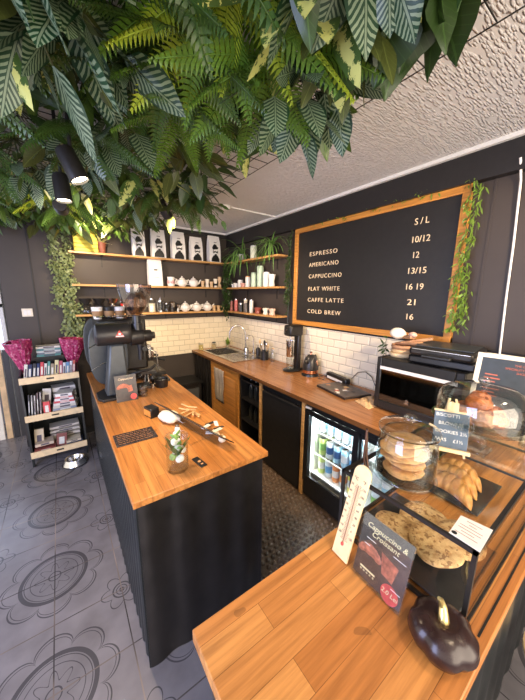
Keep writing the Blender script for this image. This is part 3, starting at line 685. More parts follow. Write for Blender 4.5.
# jug
t=thing('milk_jug','white jug with pink flower print on the middle shelf','jug',(1.22,3.775,SZ[1])); 
obj('body',M().lathe([(.0,0),(.04,0),(.05,.04),(.042,.09),(.048,.12),(.044,.12),(.038,.09),(.044,.04),(0,.01)],n=20),CERAM,t); obj('handle',M().tube([(.045,0,.1),(.078,0,.095),(.08,0,.05),(.048,0,.03)],.006),CERAM,t)
obj('printed_flower',M().lathe([(.051,.035),(.0475,.075)],n=20),plain('pink_print',(.65,.35,.35),.4,var=.5,nscale=60),t)
# hour-glass cups
def cup(loc,label,c,h=.075,r=.036,grp=None,band=None,nm='cup'):
    t=thing(nm,label,'cup',loc,0,grp)
    obj('bowl',M().lathe([(0,0),(r*.8,0),(r*.85,h*.1),(r*.7,h*.45),(r*.95,h*.8),(r,h),(r*.9,h),(r*.6,h*.5),(0,h*.4)],n=18),c,t)
    if band: obj('band',M().lathe([(r*.90,h*.22),(r*.80,h*.45)],n=18),band,t)
    return t
BEI=plain('beige_stoneware',(.60,.42,.24),.5)
for i,(x,h,d) in enumerate(((1.665,.085,'first'),(1.735,.11,'second'),(1.80,.08,'third'),(1.865,.12,'fourth'),(1.93,.15,'fifth'))): cup((x,3.775,SZ[1]),'beige hourglass cup, %s after the teapots on the middle shelf'%d,BEI if i%2==0 else CREAM,h,.03,None,BLK if i==3 else None)
for i,(x,d) in enumerate(((1.83,'first'),(1.905,'second'),(1.975,'third'))): cup((x,3.775,SZ[2]),'small wooden cup, %s right of teapots on the lowest shelf'%d,LWOOD,.075,.032,None)
# lowest shelf : drippers, canisters
def dripper(loc,mat,label):
    t=thing('coffee_dripper',label,'dripper',loc)
    obj('server',M().lathe([(0,0),(.05,0),(.058,.02),(.055,.06),(.035,.085),(.035,.09)],n=20),GLASSJ,t)
    obj('cone',M().lathe([(.05,.09),(.052,.095),(.025,.10),(.03,.11),(.065,.17),(.067,.175),(.062,.172),(.02,.11),(0,.11)],n=20),mat,t)
    obj('handle',M().tube([(.05,0,.155),(.085,0,.15),(.08,0,.12),(.045,0,.12)],.005),mat,t); return t
dripper((.235,3.76,SZ[2]),BLKS,'dark coffee dripper on glass server, leftmost on the lowest shelf')
dripper((.375,3.76,SZ[2]),BLKM,'black coffee dripper on glass server, second on the lowest shelf')
dripper((.51,3.76,SZ[2]),STEEL,'silver wire coffee dripper, third on the lowest shelf')
t=thing('tin','small tin with red lid behind the grinder hopper','tin',(.64,3.77,SZ[2])); obj('body',M().cyl((0,0,0),(0,0,.09),.042),BLKS,t); obj('lid',M().cyl((0,0,.09),(0,0,.115),.044),plain('red_lid',(.6,.03,.02),.4),t)
def jar(loc,label,fill,h=.14,r=.045,lid=STEEL,nm='storage_jar',fh=.7):
    t=thing(nm,label,'jar',loc); obj('glass_body',M().lathe([(0,0),(r,.0),(r,h*.9),(r*.8,h),(r*.78,h)],n=20),GLASSJ,t)
    obj('contents',M().cyl((0,0,.004),(0,0,h*fh),r*.92),fill,t); obj('lid',M().cyl((0,0,h),(0,0,h+.015),r*.85),lid,t); return t
jar((.96,3.775,SZ[2]),'glass jar of cream powder on the lowest shelf',CREAM,.16,.045)
t=thing('french_press','glass french press with steel frame on the lowest shelf','coffee press',(1.065,3.77,SZ[2]))
obj('beaker',M().lathe([(0,.01),(.038,.01),(.038,.15),(.036,.15)],n=18),GLASSJ,t); obj('frame',M().cyl((0,0,0),(0,0,.02),.042).cyl((0,0,.13),(0,0,.145),.041).box((-.042,-.004,0),(-.038,.004,.15)).box((.038,-.004,0),(.042,.004,.15)),STEEL,t); obj('lid',M().lathe([(.041,.15),(.04,.158),(.01,.165),(.004,.166),(.004,.185),(.009,.19),(0,.2)],n=18),STEEL,t); obj('handle',M().tube([(0,-.04,.14),(0,-.075,.13),(0,-.075,.05),(0,-.042,.04)],.006),BLK,t)
jar((1.145,3.775,SZ[2]),'short dark glass jar beside the french press',BLKS,.10,.032)
t=thing('moka_pot','small black moka pot on the lowest shelf','coffee pot',(1.22,3.77,SZ[2])); obj('base',M().lathe([(.035,0),(.028,.06)],n=8),BLKS,t,smooth=False); obj('top',M().lathe([(.026,.06),(.036,.12),(.02,.132),(0,.14)],n=8),STEEL,t,smooth=False); obj('handle',M().tube([(.03,0,.115),(.062,0,.11),(.06,0,.06)],.005),BLK,t)
t=thing('moka_pot','tiny steel moka pot next to the first lower teapot','coffee pot',(1.295,3.77,SZ[2])); obj('base',M().lathe([(.028,0),(.022,.045)],n=8),STEEL,t,smooth=False); obj('top',M().lathe([(.02,.045),(.03,.09),(.016,.10),(0,.105)],n=8),STEEL,t,smooth=False); obj('handle',M().tube([(.025,0,.09),(.05,0,.085),(.048,0,.045)],.004),BLK,t)
# right shelves
def spider(loc,label,n=46,L=(.2,.42),mat=None,pot=BLKM,seed=1,ph=.12):
    t=thing('spider_plant',label,'plant',loc); rd=random.Random(seed)
    obj('pot',M().lathe([(0,0),(.05,0),(.062,ph*.2),(.066,ph),(.06,ph),(.055,ph*.85),(0,ph*.85)],n=20),pot,t)
    m=M()
    for i in range(n):
        az=rd.uniform(PI*.5,PI*1.5) if i%3 else rd.uniform(0,6.28); el=rd.uniform(.1,1.3); 
        LL=rd.uniform(*L)*(.45 if abs(math.atan2(math.sin(az),math.cos(az)))<1.2 else 1)
        leaf(m,(0,0,ph*.85),dirv(az,el),(0,0,1),LL,.016,rd.uniform(1.4,3.2),.3,'strap',9)
    obj('leaves',m,L_SPD,t); return t
spider((2.06,3.36,SZ[0]),'trailing spider plant nearest the corner on the top shelf',54,(.22,.46),seed=3,ph=.08,pot=WHITE)
spider((2.07,2.72,SZ[0]),'spider plant in a black pot at the end of the top shelf',54,(.2,.42),seed=5)
def tin(loc,c,label,h,r=.035,lid=None,cat='jar',nm='canister'):
    t=thing(nm,label,cat,loc); obj('body',M().lathe([(0,0),(r,0),(r,h*.96),(r*.96,h)],n=18),c,t); obj('lid',M().cyl((0,0,h),(0,0,h+.012),r*.9),lid or c,t); return t
MINT=plain('mint_green',(.42,.55,.42),.4); CRG=plain('cream_green',(.66,.70,.55),.4)
tin((2.06,3.08,SZ[0]),CRG,'pale green can with dark print on the top shelf between the spider plants',.15,.042,WHITE)
z=SZ[1]
cup((2.06,3.60,z),'tiny white cup nearest the corner on the short middle shelf',CERAM,.05,.03); cup((2.06,3.52,z),'white bowl second from the corner on the short middle shelf',CERAM,.06,.04)
tin((2.07,3.42,z),CERAM,'white sugar pot with lid on the short middle shelf',.09,.04)
cup((2.05,3.31,z),'pink bowl on the short middle shelf',plain('pink_ceramic',(.65,.35,.28),.4),.055,.045)
tin((2.06,3.21,z),CERAM,'white jar with orange lid on the short middle shelf',.13,.036,plain('orange_lid',(.7,.3,.1),.4))
t=jar((2.09,3.11,z),'dark glass jar with green lid behind mint tins',SLATE,.17,.045,MINT)
tin((2.03,3.03,z),MINT,'short mint green tin on the short middle shelf',.15,.036)
tin((2.06,2.93,z),MINT,'tall mint green tin on the short middle shelf',.24,.042)
tin((2.06,2.80,z),CERAM,'white tin with dark crest on the short middle shelf',.16,.042)
cup((2.06,2.69,z),'white mug with handle at the end of the short middle shelf',CERAM,.14,.042,nm='mug')
z=SZ[2]; cols=[((.35,.10,.07),.14,'brown'),((.75,.70,.62),.10,'white'),((.50,.12,.10),.16,'red'),((.66,.60,.5),.12,'beige'),((.03,.03,.03),.10,'black'),((.70,.62,.48),.17,'cream'),((.12,.10,.09),.11,'charcoal'),((.30,.30,.32),.12,'grey'),((.78,.74,.66),.16,'ivory')]
for i,(c,h,n_) in enumerate(cols): tin((2.05+(i%2)*.035,3.64-i*.066,z),plain('spice_'+n_,c,.4),n_+' spice jar of height rank among jars on the short lowest shelf' if False else n_+' spice jar standing on the short lowest shelf',h,.026,STEEL if i%3 else BLK,nm='spice_jar')
cup((2.05,2.96,z),'round dark red bowl on the short lowest shelf',plain('red_clay',(.28,.07,.045),.4),.075,.05)
cup((2.05,2.79,z),'cream cup left of the last pair on the short lowest shelf',CREAM,.075,.042); cup((2.05,2.66,z),'pinkish cream cup at the end of the short lowest shelf',plain('blush',(.72,.50,.38),.4),.075,.042)
# pipe right of the shelves
tag(obj('wall_pipe',M().tube([(W-.012,2.47,2.30),(W-.012,2.475,1.38)],.007,8),GREYM),'thin grey pipe down the wall beside the short shelves','pipe')
# ---------------------------------------------------------------- vines
def vine(name,label,paths,mat,ll=.045,lw=.3,dens=60,seed=0,spread=.03,down=.5,nrm=(-1,0,0),shape='ovate'):
    t=thing(name,label,'plant'); rd=random.Random(seed); m=M(); st=M()
    for pts in paths:
        pts=[Vector(p) for p in pts]; st.tube(pts,.002,5); L=sum((b-a).length for a,b in zip(pts,pts[1:]))
        for i in range(int(L*dens)):
            q=rd.random()*(len(pts)-1); k=int(q); p=pts[k].lerp(pts[k+1],q-k)+Vector((rd.uniform(-1,1),rd.uniform(-1,1),rd.uniform(-1,1)))*spread*.5
            d=Vector((rd.uniform(-1,1),rd.uniform(-1,1),rd.uniform(-1,.5)-down))+Vector(nrm)*.9
            leaf(m,p,d,Vector(nrm)+Vector((rd.uniform(-.6,.6),rd.uniform(-.6,.6),rd.uniform(0,.8))),ll*rd.uniform(.7,1.3),ll*lw*rd.uniform(.8,1.2),.4,.2,shape,4)
    vmax=None
    obj('stem',st,STEM,t); obj('leaves',m,mat,t); return t
def wig(x,y,z0,z1,amp,n=14,ax='y',sd=0):
    rd=random.Random(sd); return [(x+(rd.uniform(-amp,amp) if ax=='x' else rd.uniform(-.01,.0)),y+(rd.uniform(-amp,amp) if ax=='y' else rd.uniform(-.01,0)),z0+(z1-z0)*i/(n-1)) for i in range(n)]
vx=W-.055
vine('hanging_vine','leafy green vine hanging down the right edge of the menu frame',[wig(vx,.775,2.40,1.75,.015,sd=1),wig(vx,.745,2.40,1.50,.02,sd=2),wig(vx,.725,2.36,1.60,.02,sd=4),wig(vx,.78,1.85,1.47,.02,sd=5),wig(vx,.70,1.75,1.50,.02,sd=6)],L_VIN,.045,.22,120,1,.03,.6)
vine('hanging_vine','thin vine hanging down the left edge of the menu frame',[wig(vx,2.40,2.39,1.62,.012,sd=7),wig(vx+.01,2.43,2.36,1.52,.015,sd=8),wig(vx+.01,2.46,2.1,1.6,.012,sd=18)],L_DRK,.05,.24,120,2,.02,.5)
vine('garland','thin green garland lying along the top of the menu frame',[[(W-.03,2.38-i*.1,2.395+.012*math.sin(i*1.7)) for i in range(17)],[(W-.04,1.35-i*.05,2.40+.02*math.sin(i*1.3)) for i in range(8)]],L_VIN,.045,.24,34,3,.02,.1)
vine('ivy','dense grey-green ivy hanging at the left end of the back shelves',[wig(.05,D-.09,2.42,1.22,.05,ax='x',sd=9),wig(.10,D-.10,2.40,1.15,.05,ax='x',sd=10),wig(.0,D-.09,2.38,1.55,.04,ax='x',sd=11),wig(.14,D-.12,2.1,1.2,.05,ax='x',sd=12),wig(.17,D-.1,1.6,1.15,.04,ax='x',sd=13)],L_IVY,.038,.7,230,4,.07,.3,(0,-1,0))
vine('ivy','dark ivy trailing from the corner of the shelves',[wig(2.00,3.68,2.20,1.35,.03,ax='x',sd=14),wig(1.95,3.69,2.14,1.45,.03,ax='x',sd=15),wig(2.04,3.66,2.14,1.50,.03,ax='x',sd=16)],L_DRK,.032,.7,230,5,.06,.3,(-.5,-1,0))
# white cable
tag(obj('white_cable',M().tube([(W-.07,.555,2.44),(W-.02,.55,2.34),(W-.012,.535,2.0),(W-.012,.525,1.7),(W-.012,.51,1.38),(W-.02,.50,1.2)],.006,8),WHITE),'white cable running down the wall right of the menu','cable')
tag(obj('cable_trunking',M().box((1.47,2.655,CZ-.012),(W-.08,2.675,CZ)),WHITE),'white cable trunking on the ceiling beyond the greenery','trunking')
tag(obj('junction_box',M().box((1.40,2.62,CZ-.04),(1.47,2.70,CZ)),WHITE,bevel=.004),'white junction box on the ceiling by the greenery edge','box')
# switch
t=thing('light_switch','white double light switch on the dark back wall','switch',(-.287,D,1.495)); obj('plate',M().box((-.045,-.010,-.042),(.045,0,.042)),CREAM,t,bevel=.002); obj('rocker',M().box((-.03,-.014,-.025),(-.002,-.010,.025)),WHITE,t); obj('rocker',M().box((.002,-.014,-.025),(.03,-.010,.025)),WHITE,t)
# ---------------------------------------------------------------- bookcase
bx0,bx1,by0,by1=-.385,.085,3.34,3.72
t=thing('book_rack','black book rack with three pale wood-fronted trays beside the island','bookcase')
for x in (bx0,bx1-.016): obj('side_panel',M().prism([(by0+.0,0),(by0+.05,0),(by0+.06,.06),(by1-.05,.06),(by1-.04,0),(by1,0),(by1,1.02),(by0+.03,.93),(by0,.88)],0,.016,Matrix(((0,0,1,x),(1,0,0,0),(0,1,0,0),(0,0,0,1)))),BLACKG,t)
obj('back_panel',M().box((bx0+.016,by1-.012,.06),(bx1-.016,by1,1.0)),BLACKG,t)
TR=((.86,'top'),(.485,'middle'),(.105,'bottom'))
for z,nm in TR:
    tr=obj('tray',M().box((bx0+.017,by0-.02,z),(bx1-.017,by1-.013,z+.012)),BLACKG,t)
    fr=obj('tray_front',M().box((bx0+.001,by0-.035,z),(bx1-.001,by0-.018,z+.062)),PALEW,tr,bevel=.002)
    obj('handle_slot',M().box((-.18,by0-.038,z+.026),(-.12,by0-.034,z+.040)),BLK,fr)
rd=random.Random(11)
BC=[((.80,.76,.66),'cream'),((.03,.04,.10),'navy'),((.05,.05,.06),'black'),((.03,.05,.14),'dark blue'),((.60,.08,.10),'red'),((.75,.72,.68),'white'),((.10,.30,.28),'teal'),((.35,.28,.20),'brown'),((.80,.70,.40),'mustard'),((.50,.10,.15),'crimson'),((.70,.74,.78),'pale grey'),((.15,.30,.50),'blue'),((.78,.78,.80),'light'),((.55,.12,.10),'brick red'),((.85,.82,.75),'ivory'),((.20,.20,.22),'charcoal')]
PAGE=plain('paper_pages',(.72,.66,.52),.8)
def book(c,nm,label,loc,th,h,dp,rot=(0,0,0),group=None):
    t=thing('book',label,'book',loc,0,group,rot)
    cm=plain('cover_'+nm.replace(' ','_'),c,.45,var=.1)
    obj('cover',M().box((0,0,0),(.002,dp,h)).box((th-.002,0,0),(th,dp,h)).box((0,0,0),(th,.002,h)),cm,t)
    obj('pages',M().box((.002,.002,.003),(th-.002,dp-.004,h-.003)),PAGE,t)
    obj('spine_label',M().box((th*.25,-.0006,h*.3),(th*.75,0,h*.75)),plain('spine_label_'+('dark' if sum(c)>1.2 else 'pale'),(.1,.08,.1) if sum(c)>1.2 else (.7,.68,.6),.6),t)
    return t
x=bx0+.030; i=0
while x<bx1-.05:
    c,nm=BC[i%16]; th=rd.uniform(.020,.032); h=rd.uniform(.155,.19)
    a=BC[(i-1)%16][1] if i else 'rack side'; b=BC[(i+1)%16][1]
    book(c,nm,'%s book leaning upright in the top tray, between %s and %s'%(nm,a,b),(x,by0+.0,.873),th,h,.11,(R(-24),R(7),0)); x+=th+.004; i+=1
def flat(c,nm,label,x,y,z,w,d,th,rz=0): return book(c,nm,label,(x,y,z+th),th,w,d,(0,R(90),rz))
# stack of lying books at the back of the top tray
z=1.06
tag(obj('stack_riser',M().box((-.26,3.58,.873),(-.02,3.705,1.058)),BLACKG),'dark box holding up the lying books at the back of the rack','box')
for k,(c,nm,th) in enumerate((((.35,.50,.50),'teal',.022),((.20,.25,.30),'slate blue',.018),((.70,.72,.70),'silver',.02),((.12,.30,.30),'deep teal',.02),((.80,.76,.64),'cream',.022))):
    flat(c,nm,'%s book lying flat in the small stack on top of the rack'%nm,-.245+rd.uniform(-.01,.01),3.575,z,.20,.125,th); z+=th+.0005
# middle tray
for k in range(5): 
    c,nm=[((.10,.09,.10),'black'),((.35,.33,.30),'grey'),((.55,.50,.45),'stone'),((.15,.10,.10),'dark brown'),((.45,.40,.36),'taupe')][k]
    book(c,nm,'%s magazine upright at left of the middle tray'%nm,(bx0+.025+k*.022,by0,.498),.012,rd.uniform(.22,.25),.2,(R(-10),R(4),0))
book((.62,.05,.06),'scarlet','scarlet book upright in the middle tray',(bx0+.145,by0-.005,.498),.055,.15,.15,(R(-10),R(0),0))
book((.80,.78,.74),'chalk white','white block of a book on end behind the scarlet book',(bx0+.125,by0+.13,.498),.07,.25,.05,(R(-6),R(6),0))
z=.498
for k,(c,nm,th) in enumerate((((.70,.66,.60),'sand',.03),((.30,.34,.42),'steel blue',.03),((.62,.58,.50),'dun',.03),((.80,.80,.78),'white',.025),((.60,.10,.10),'red',.02),((.78,.76,.74),'ivory',.025),((.65,.15,.15),'rust',.018),((.82,.80,.74),'bone',.03))):
    flat(c,nm,'%s paperback lying in the middle tray pile'%nm,bx0+.21+k*.006,by0+.01,z,.21-k*.01,.16,th,R(4-2*k)); z+=th+.0005
for k in range(4): flat((.78,.76,.72),'pale magazine','pale magazine in the loose pile behind the middle tray books, %s'%('lowest','second','third','topmost')[k],bx0+.23,by0+.19,.50+k*.06,.20,.14,.045,R(-8+5*k))
# bottom tray
book((.68,.55,.36),'kraft','tan book standing at left of the bottom tray',(bx0+.03,by0+.05,.118),.075,.24,.05,(R(-8),R(3),0))
flat((.62,.50,.36),'oat','oat coloured book lying over the front of the bottom tray',bx0+.04,by0+.0,.20,.15,.13,.03,R(4))
flat((.25,.06,.05),'maroon','maroon book under the oat coloured book in the bottom tray',bx0+.03,by0+.0,.125,.17,.14,.05,R(0))
book((.22,.06,.05),'dark red','dark red book standing open in the middle of the bottom tray',(bx0+.20,by0+.03,.118),.09,.16,.12,(R(-12),R(6),0))
flat((.05,.07,.16),'ink blue','ink blue book lying at right of the bottom tray',bx0+.29,by0+.01,.118,.14,.15,.04,R(-5)); flat((.70,.60,.42),'parchment','parchment coloured book on the ink blue book',bx0+.29,by0+.015,.162,.13,.14,.022,R(3))
for k in range(3): flat((.66,.60,.50),'newsprint %s'%('a','b','c')[k],'folded newspaper in the leaning pile at back of bottom tray, %s'%('lowest','middle','topmost')[k],bx0+.16,by0+.17,.20+k*.04,.26,.14,.025,R(-6+4*k))
for k in range(1): tag(obj('paper_riser',M().box((bx0+.16,by0+.20,.118),(bx0+.42,by0+.34,.196)),PAGE),'block of stacked paper at the back of the bottom tray','paper')
# bowl on floor
t=thing('pet_bowl','shiny steel pet bowl on the floor in front of the rack','bowl',(-.04,3.205,0)); obj('bowl',M().lathe([(0,.004),(.06,.004),(.075,.05),(.08,.052),(.11,.004),(.105,0),(.112,.0),(.084,.058),(.072,.055),(.055,.010),(0,.010)],n=32),STEEL,t); obj('rubber_ring',M().lathe([(.104,0),(.114,0),(.114,.006),(.106,.008)],n=32),BLK,t)
# pink bouquets
def bouquet(loc,h,r,label,rot):
    t=thing('wrapped_bouquet',label,'bouquet',loc,0,None,rot); rd=random.Random(int(h*1000))
    def wob(a,z): return 1+.10*math.sin(a*7+z*30)+.07*math.sin(a*13-z*50)
    obj('cellophane',M().lathe([(.02,0),(.035,h*.2),(r*.6,h*.5),(r*.9,h*.8),(r*1.05,h),(r*.95,h),(r*.75,h*.8)],n=40,wob=wob),PINK,t,ang=20)
    m=M()
    for i in range(26): a=rd.uniform(0,6.28); q=rd.uniform(0,.8)*r; m.ell((q*math.cos(a),q*math.sin(a),h*rd.uniform(.8,.98)),(.02,.02,.018),8,6,wob=lambda a,z:1+.2*math.sin(a*5))
    obj('flowers',m,plain('magenta_flower',(.42,.02,.10),.6,var=.4,nscale=70),t)
    m=M()
    for i in range(7): m.tube([(.005*i-.02,0,.0),((i-3)*.01,.01,h*.5),((i-3)*.02,.01*(i%3-1),h*.85)],.003,5)
    obj('stems',m,STEM,t)
s=N('pink_cellophane'); nz=s.noise(s.coord(),34,5,.7); s.col(s.ramp(nz,[(.35,(.22,.01,.06)),(.55,(.50,.05,.16)),(.66,(.85,.55,.60))])); s.p(Roughness=.12); s.bump(nz,.01,1); PINK=s.m
bouquet((-.34,3.55,.873),.37,.105,'tall magenta cellophane bouquet at the left end of the rack',(R(4),R(-5),0))
bouquet((.035,3.56,.873),.36,.115,'magenta cellophane bouquet behind the books beside the espresso machine',(0,R(6),0))
# leaning boards at left
for k,(x,c,nm) in enumerate(((-.87,PALEW,'pale'),(-.79,BLKS,'black'),(-.71,CREAM,'cream'),(-.64,LWOOD,'tan'),(-.575,BLKM,'dark'),(-.51,BLKS,'narrow black'))):
    m=M().box((-.026,-.012,0),(.026,.012,1.05+.02*(k%2)),T3((x,4.22,0),rx=R(-6)))
    tag(obj('leaning_board',m,c,bevel=.002),'%s board leaning upright at the far left behind the book rack'%nm,'board')
# ---------------------------------------------------------------- island objects
IZ=.90
# grinder
t=thing('coffee_grinder','black shop coffee grinder with clear hopper on the island worktop','coffee grinder',(.0,0,0))
gy=2.42
bm=M().prism([(.19,gy-.13),(.44,gy-.13),(.52,gy-.06),(.53,gy+.10),(.46,gy+.16),(.22,gy+.16),(.16,gy+.08),(.16,gy-.07)],IZ,IZ+.022)
obj('base_plate',bm,BLKM,t,bevel=.005)
def taperbox(m,c0,s0,z0,c1,s1,z1):
    vs=[(c0[0]+a*s0[0],c0[1]+b*s0[1],z0) for a,b in ((-1,-1),(1,-1),(1,1),(-1,1))]+[(c1[0]+a*s1[0],c1[1]+b*s1[1],z1) for a,b in ((-1,-1),(1,-1),(1,1),(-1,1))]
    return m.add(vs,[(3,2,1,0),(4,5,6,7),(0,1,5,4),(1,2,6,5),(2,3,7,6),(3,0,4,7)])
obj('column',taperbox(M(),(.305,gy),(.085,.075),IZ+.022,(.325,gy),(.052,.055),1.32),GREYM,t,bevel=.015)
obj('motor_barrel',M().lathe([(0,-.01),(.06,-.008),(.082,.0),(.085,.01),(.085,.20),(.083,.225),(.078,.235),(0,.235)],n=32,T=T3((.195,gy,1.395),ry=R(90))),BLKS,t)
obj('grind_head',M().lathe([(.07,0),(.07,.08),(.066,.095),(.048,.10),(.048,.155),(.044,.162),(.030,.165),(.028,.19),(0,.19)],n=32,T=T3((.43,gy,1.365),ry=R(90))),BLKM,t)
obj('hopper_neck',M().cyl((.49,gy,1.42),(.49,gy,1.47),.045).cyl((.49,gy,1.47),(.49,gy,1.535),.034),BLK,t)
obj('hopper',M().lathe([(.034,1.53),(.040,1.55),(.075,1.60),(.105,1.66),(.120,1.73),(.124,1.775),(.127,1.775),(.123,1.725),(.108,1.655),(.078,1.595),(.043,1.545)],c=(.49,gy,0),n=32),SMOKE,t)
obj('hopper_fins',M().box((.40,gy-.001,1.60),(.58,gy+.001,1.66)).box((.489,gy-.09,1.60),(.491,gy+.09,1.66)),SMOKE,t)
obj('chute',M().tube([(.50,gy,1.33),(.505,gy,1.26),(.50,gy,1.17)],.030,14,lambda q:1-.35*q),BLKM,t)
obj('adjust_knob',M().cyl((.52,gy-.05,1.27),(.52,gy-.075,1.27),.02),BLK,t)
obj('bag_clamp',M().tube([(.40,gy-.02,1.06),(.47,gy-.05,1.08),(.55,gy-.06,1.09),(.60,gy-.05,1.12)],.012).box((.48,gy-.05,1.05),(.60,gy+.03,1.07)),BLK,t)
obj('cup_rest',M().box((.40,gy-.05,IZ+.022),(.56,gy+.08,IZ+.05)),BLKM,t,bevel=.006)
lg=M().prism([(-.033,-.024),(.033,-.024),(0,.030)],0,.0015,T3((.345,gy-.0855,1.405),rx=R(90)))
lo_=obj('badge',lg,plain('badge_red',(.55,.05,.03),.4),t); obj('badge_mark',M().prism([(-.030,-.022),(.030,-.022),(.026,-.014),(-.026,-.014)],.0015,.003,T3((.345,gy-.0855,1.405),rx=R(90))).prism([(-.008,-.008),(.008,-.008),(.008,.006),(-.008,.006)],.0015,.003,T3((.345,gy-.0855,1.405),rx=R(90))),WHITE,lo_)
# espresso machine
t=thing('espresso_machine','black espresso machine with curved grey side panel behind the grinder','espresso machine',(0,0,0))
ey0,ey1=2.66,3.24
obj('body',M().box((.24,ey0+.03,1.02),(.62,ey1-.03,1.485)).box((.24,ey0+.03,.93),(.52,ey1-.03,1.02)),BLKM,t,bevel=.02)
def sidep(y):
    n=28; poly=[]
    for i in range(n):
        a=2*PI*i/n; cx_=.30+.15*math.copysign(abs(math.cos(a))**.75,math.cos(a)); cz_=1.20+.275*math.copysign(abs(math.sin(a))**.7,math.sin(a)); poly.append((cx_,cz_))
    return M().prism(poly,-y,-y+.03,Matrix.Rotation(R(90),4,'X'))
for y,lbl in ((ey0+.03,'grey side panel'),(ey1,None)):
    p=obj('side_panel',sidep(y),GREYM,t,bevel=.006)
    if lbl: 
        obj('chrome_strip',M().tube([(.15,y-.034,1.26),(.25,y-.034,1.31),(.36,y-.034,1.33)],.004).tube([(.16,y-.034,1.07),(.24,y-.034,1.12),(.36,y-.034,1.15)],.004),STEEL,p)
obj('cup_rail',M().tube([(.23,ey0+.04,1.51),(.62,ey0+.04,1.51),(.62,ey1-.04,1.51),(.23,ey1-.04,1.51),(.23,ey0+.04,1.51)],.005),STEEL,t)
for y in (2.82,3.06):
    g=obj('group_head',M().cyl((.66,y,1.10),(.66,y,1.19),.045).box((.58,y-.035,1.15),(.67,y+.035,1.22)),STEEL,t); obj('portafilter',M().cyl((.66,y,1.07),(.66,y,1.10),.042).tube([(.69,y,1.08),(.80,y-.04,1.06)],.013),BLK,g)
obj('drip_tray',M().box((.50,ey0+.04,.925),(.78,ey1-.04,.965)),BLKM,t,bevel=.004)
obj('steam_wand',M().tube([(.62,2.74,1.2),(.70,2.72,1.16),(.71,2.71,1.0)],.006),STEEL,t)
for x,y in ((.28,2.72),(.28,3.18),(.72,2.72),(.72,3.18)): obj('foot',M().cyl((x,y,IZ),(x,y,.93),.02),BLK,t)
# stacked takeaway cups on the machine
CB=plain('kraft_band',(.35,.20,.09),.7)
k=0
for x,y,mats,d in ((.255,2.80,(CERAM,CB),'white'),(.345,2.80,(BLK,CB),'black'),(.30,2.95,(BLK,CB),'black back'),(.43,2.80,(CERAM,CB),'white right'),(.52,2.82,(BLK,CB),'black right')):
    c=thing('takeaway_cup','%s takeaway cup with kraft sleeve standing on the espresso machine'%d,'cup',(x,y,1.486)); r=.045
    obj('body',M().lathe([(.030,0),(r,.10),(r+.002,.102),(r-.002,.10),(.028,.004),(0,.004)],n=20),mats[0],c); obj('sleeve',M().lathe([(.0365,.026),(.0432,.068)],n=20),mats[1],c)
# leaflet at grinder
def card(name,label,loc,rot,w,h,mat,th=.003,par=None): 
    t=thing(name,label,'leaflet',loc,0,None,rot); obj('sheet',M().box((-w/2,-th/2,0),(w/2,th/2,h)),mat,t); return t
s=N('dark_print'); nz=s.noise(s.coord(),40,3); s.col(s.ramp(nz,[(.4,(.035,.028,.026)),(.7,(.07,.05,.045))])); s.p(Roughness=.25); DPR=s.m
REDP=plain('red_print',(.62,.07,.06),.5,var=.2,nscale=60); PINKP=plain('salmon_print',(.42,.13,.07),.5,var=.55,nscale=90)
def croissant_art(t,w,h,y):
    m=M()
    for i in range(7): a=PI*(.12+.76*i/6); q=1-abs(i-3)/4.2; m.ell((-.14*w+.24*w*math.cos(a),y,.50*h+.10*h*math.sin(a)),((.07+.05*q)*w,.0012,(.04+.055*q)*h),12,6)
    obj('printed_croissant',m,PINKP,t); obj('printed_cup',M().prism([(.08*w,.34*h),(.30*w,.36*h),(.26*w,.60*h),(.03*w,.56*h)],-y,-y+.0012,Matrix.Rotation(R(90),4,'X')),PINKP,t)
    c_=obj('price_circle',M().lathe([(0,0),(.15*w,0),(.15*w,.0012),(0,.0012)],n=24,T=T3((.30*w,y,.15*h),rx=R(90))),REDP,t); return c_
t=card('leaflet','dark leaflet with red croissant print standing before the grinder base',(.345,2.235,IZ),(R(-10),0,R(0)),.15,.20,DPR); croissant_art(t,.15,.20,-.002); text('Cappuccino',.022,(0,-.002,.165),(R(90),0,0),LETT,t,align='CENTER',depth=.0006,shear=.2)
t=thing('shot_glass','small glass beside the leaflet at the grinder','glass',(.47,2.27,IZ)); obj('tumbler',M().lathe([(0,.006),(.026,.006),(.033,.085),(.036,.085),(.029,0),(0,0)],n=20),GLASSJ,t)
t=thing('coffee_scale','black coffee scale on the worktop right of the grinder','scale',(.70,2.62,IZ),R(-5)); obj('base',M().box((-.075,-.07,.004),(.075,.07,.026)),BLK,t,bevel=.004); obj('platform',M().box((-.07,-.065,.026),(.07,.05,.031)),BLKS,t)
t=thing('tamper','black knob tamper by the espresso machine','tamper',(.60,2.50,IZ)); obj('base',M().cyl((0,0,0),(0,0,.022),.029),STEEL,t); obj('handle',M().lathe([(.01,.022),(.013,.045),(.022,.07),(.016,.09),(0,.095)],n=18),BLK,t)
t=thing('knock_box','round black knock box behind the scale','box',(.66,2.44,IZ)); obj('tub',M().lathe([(0,0),(.05,0),(.06,.07),(.055,.07),(.045,.01),(0,.01)],n=24),BLK,t); obj('knock_bar',M().cyl((-.056,0,.055),(.056,0,.055),.008),BLK,t)
t=thing('milk_pitcher','steel milk pitcher beside the grinder chute','jug',(.585,2.60,IZ)); obj('body',M().lathe([(0,0),(.04,0),(.042,.03),(.032,.08),(.036,.1),(.034,.1),(.03,.08),(.038,.03),(0,.005)],n=20),STEEL,t); obj('handle',M().tube([(-.036,0,.09),(-.065,0,.08),(-.06,0,.03),(-.04,0,.025)],.004),STEEL,t)
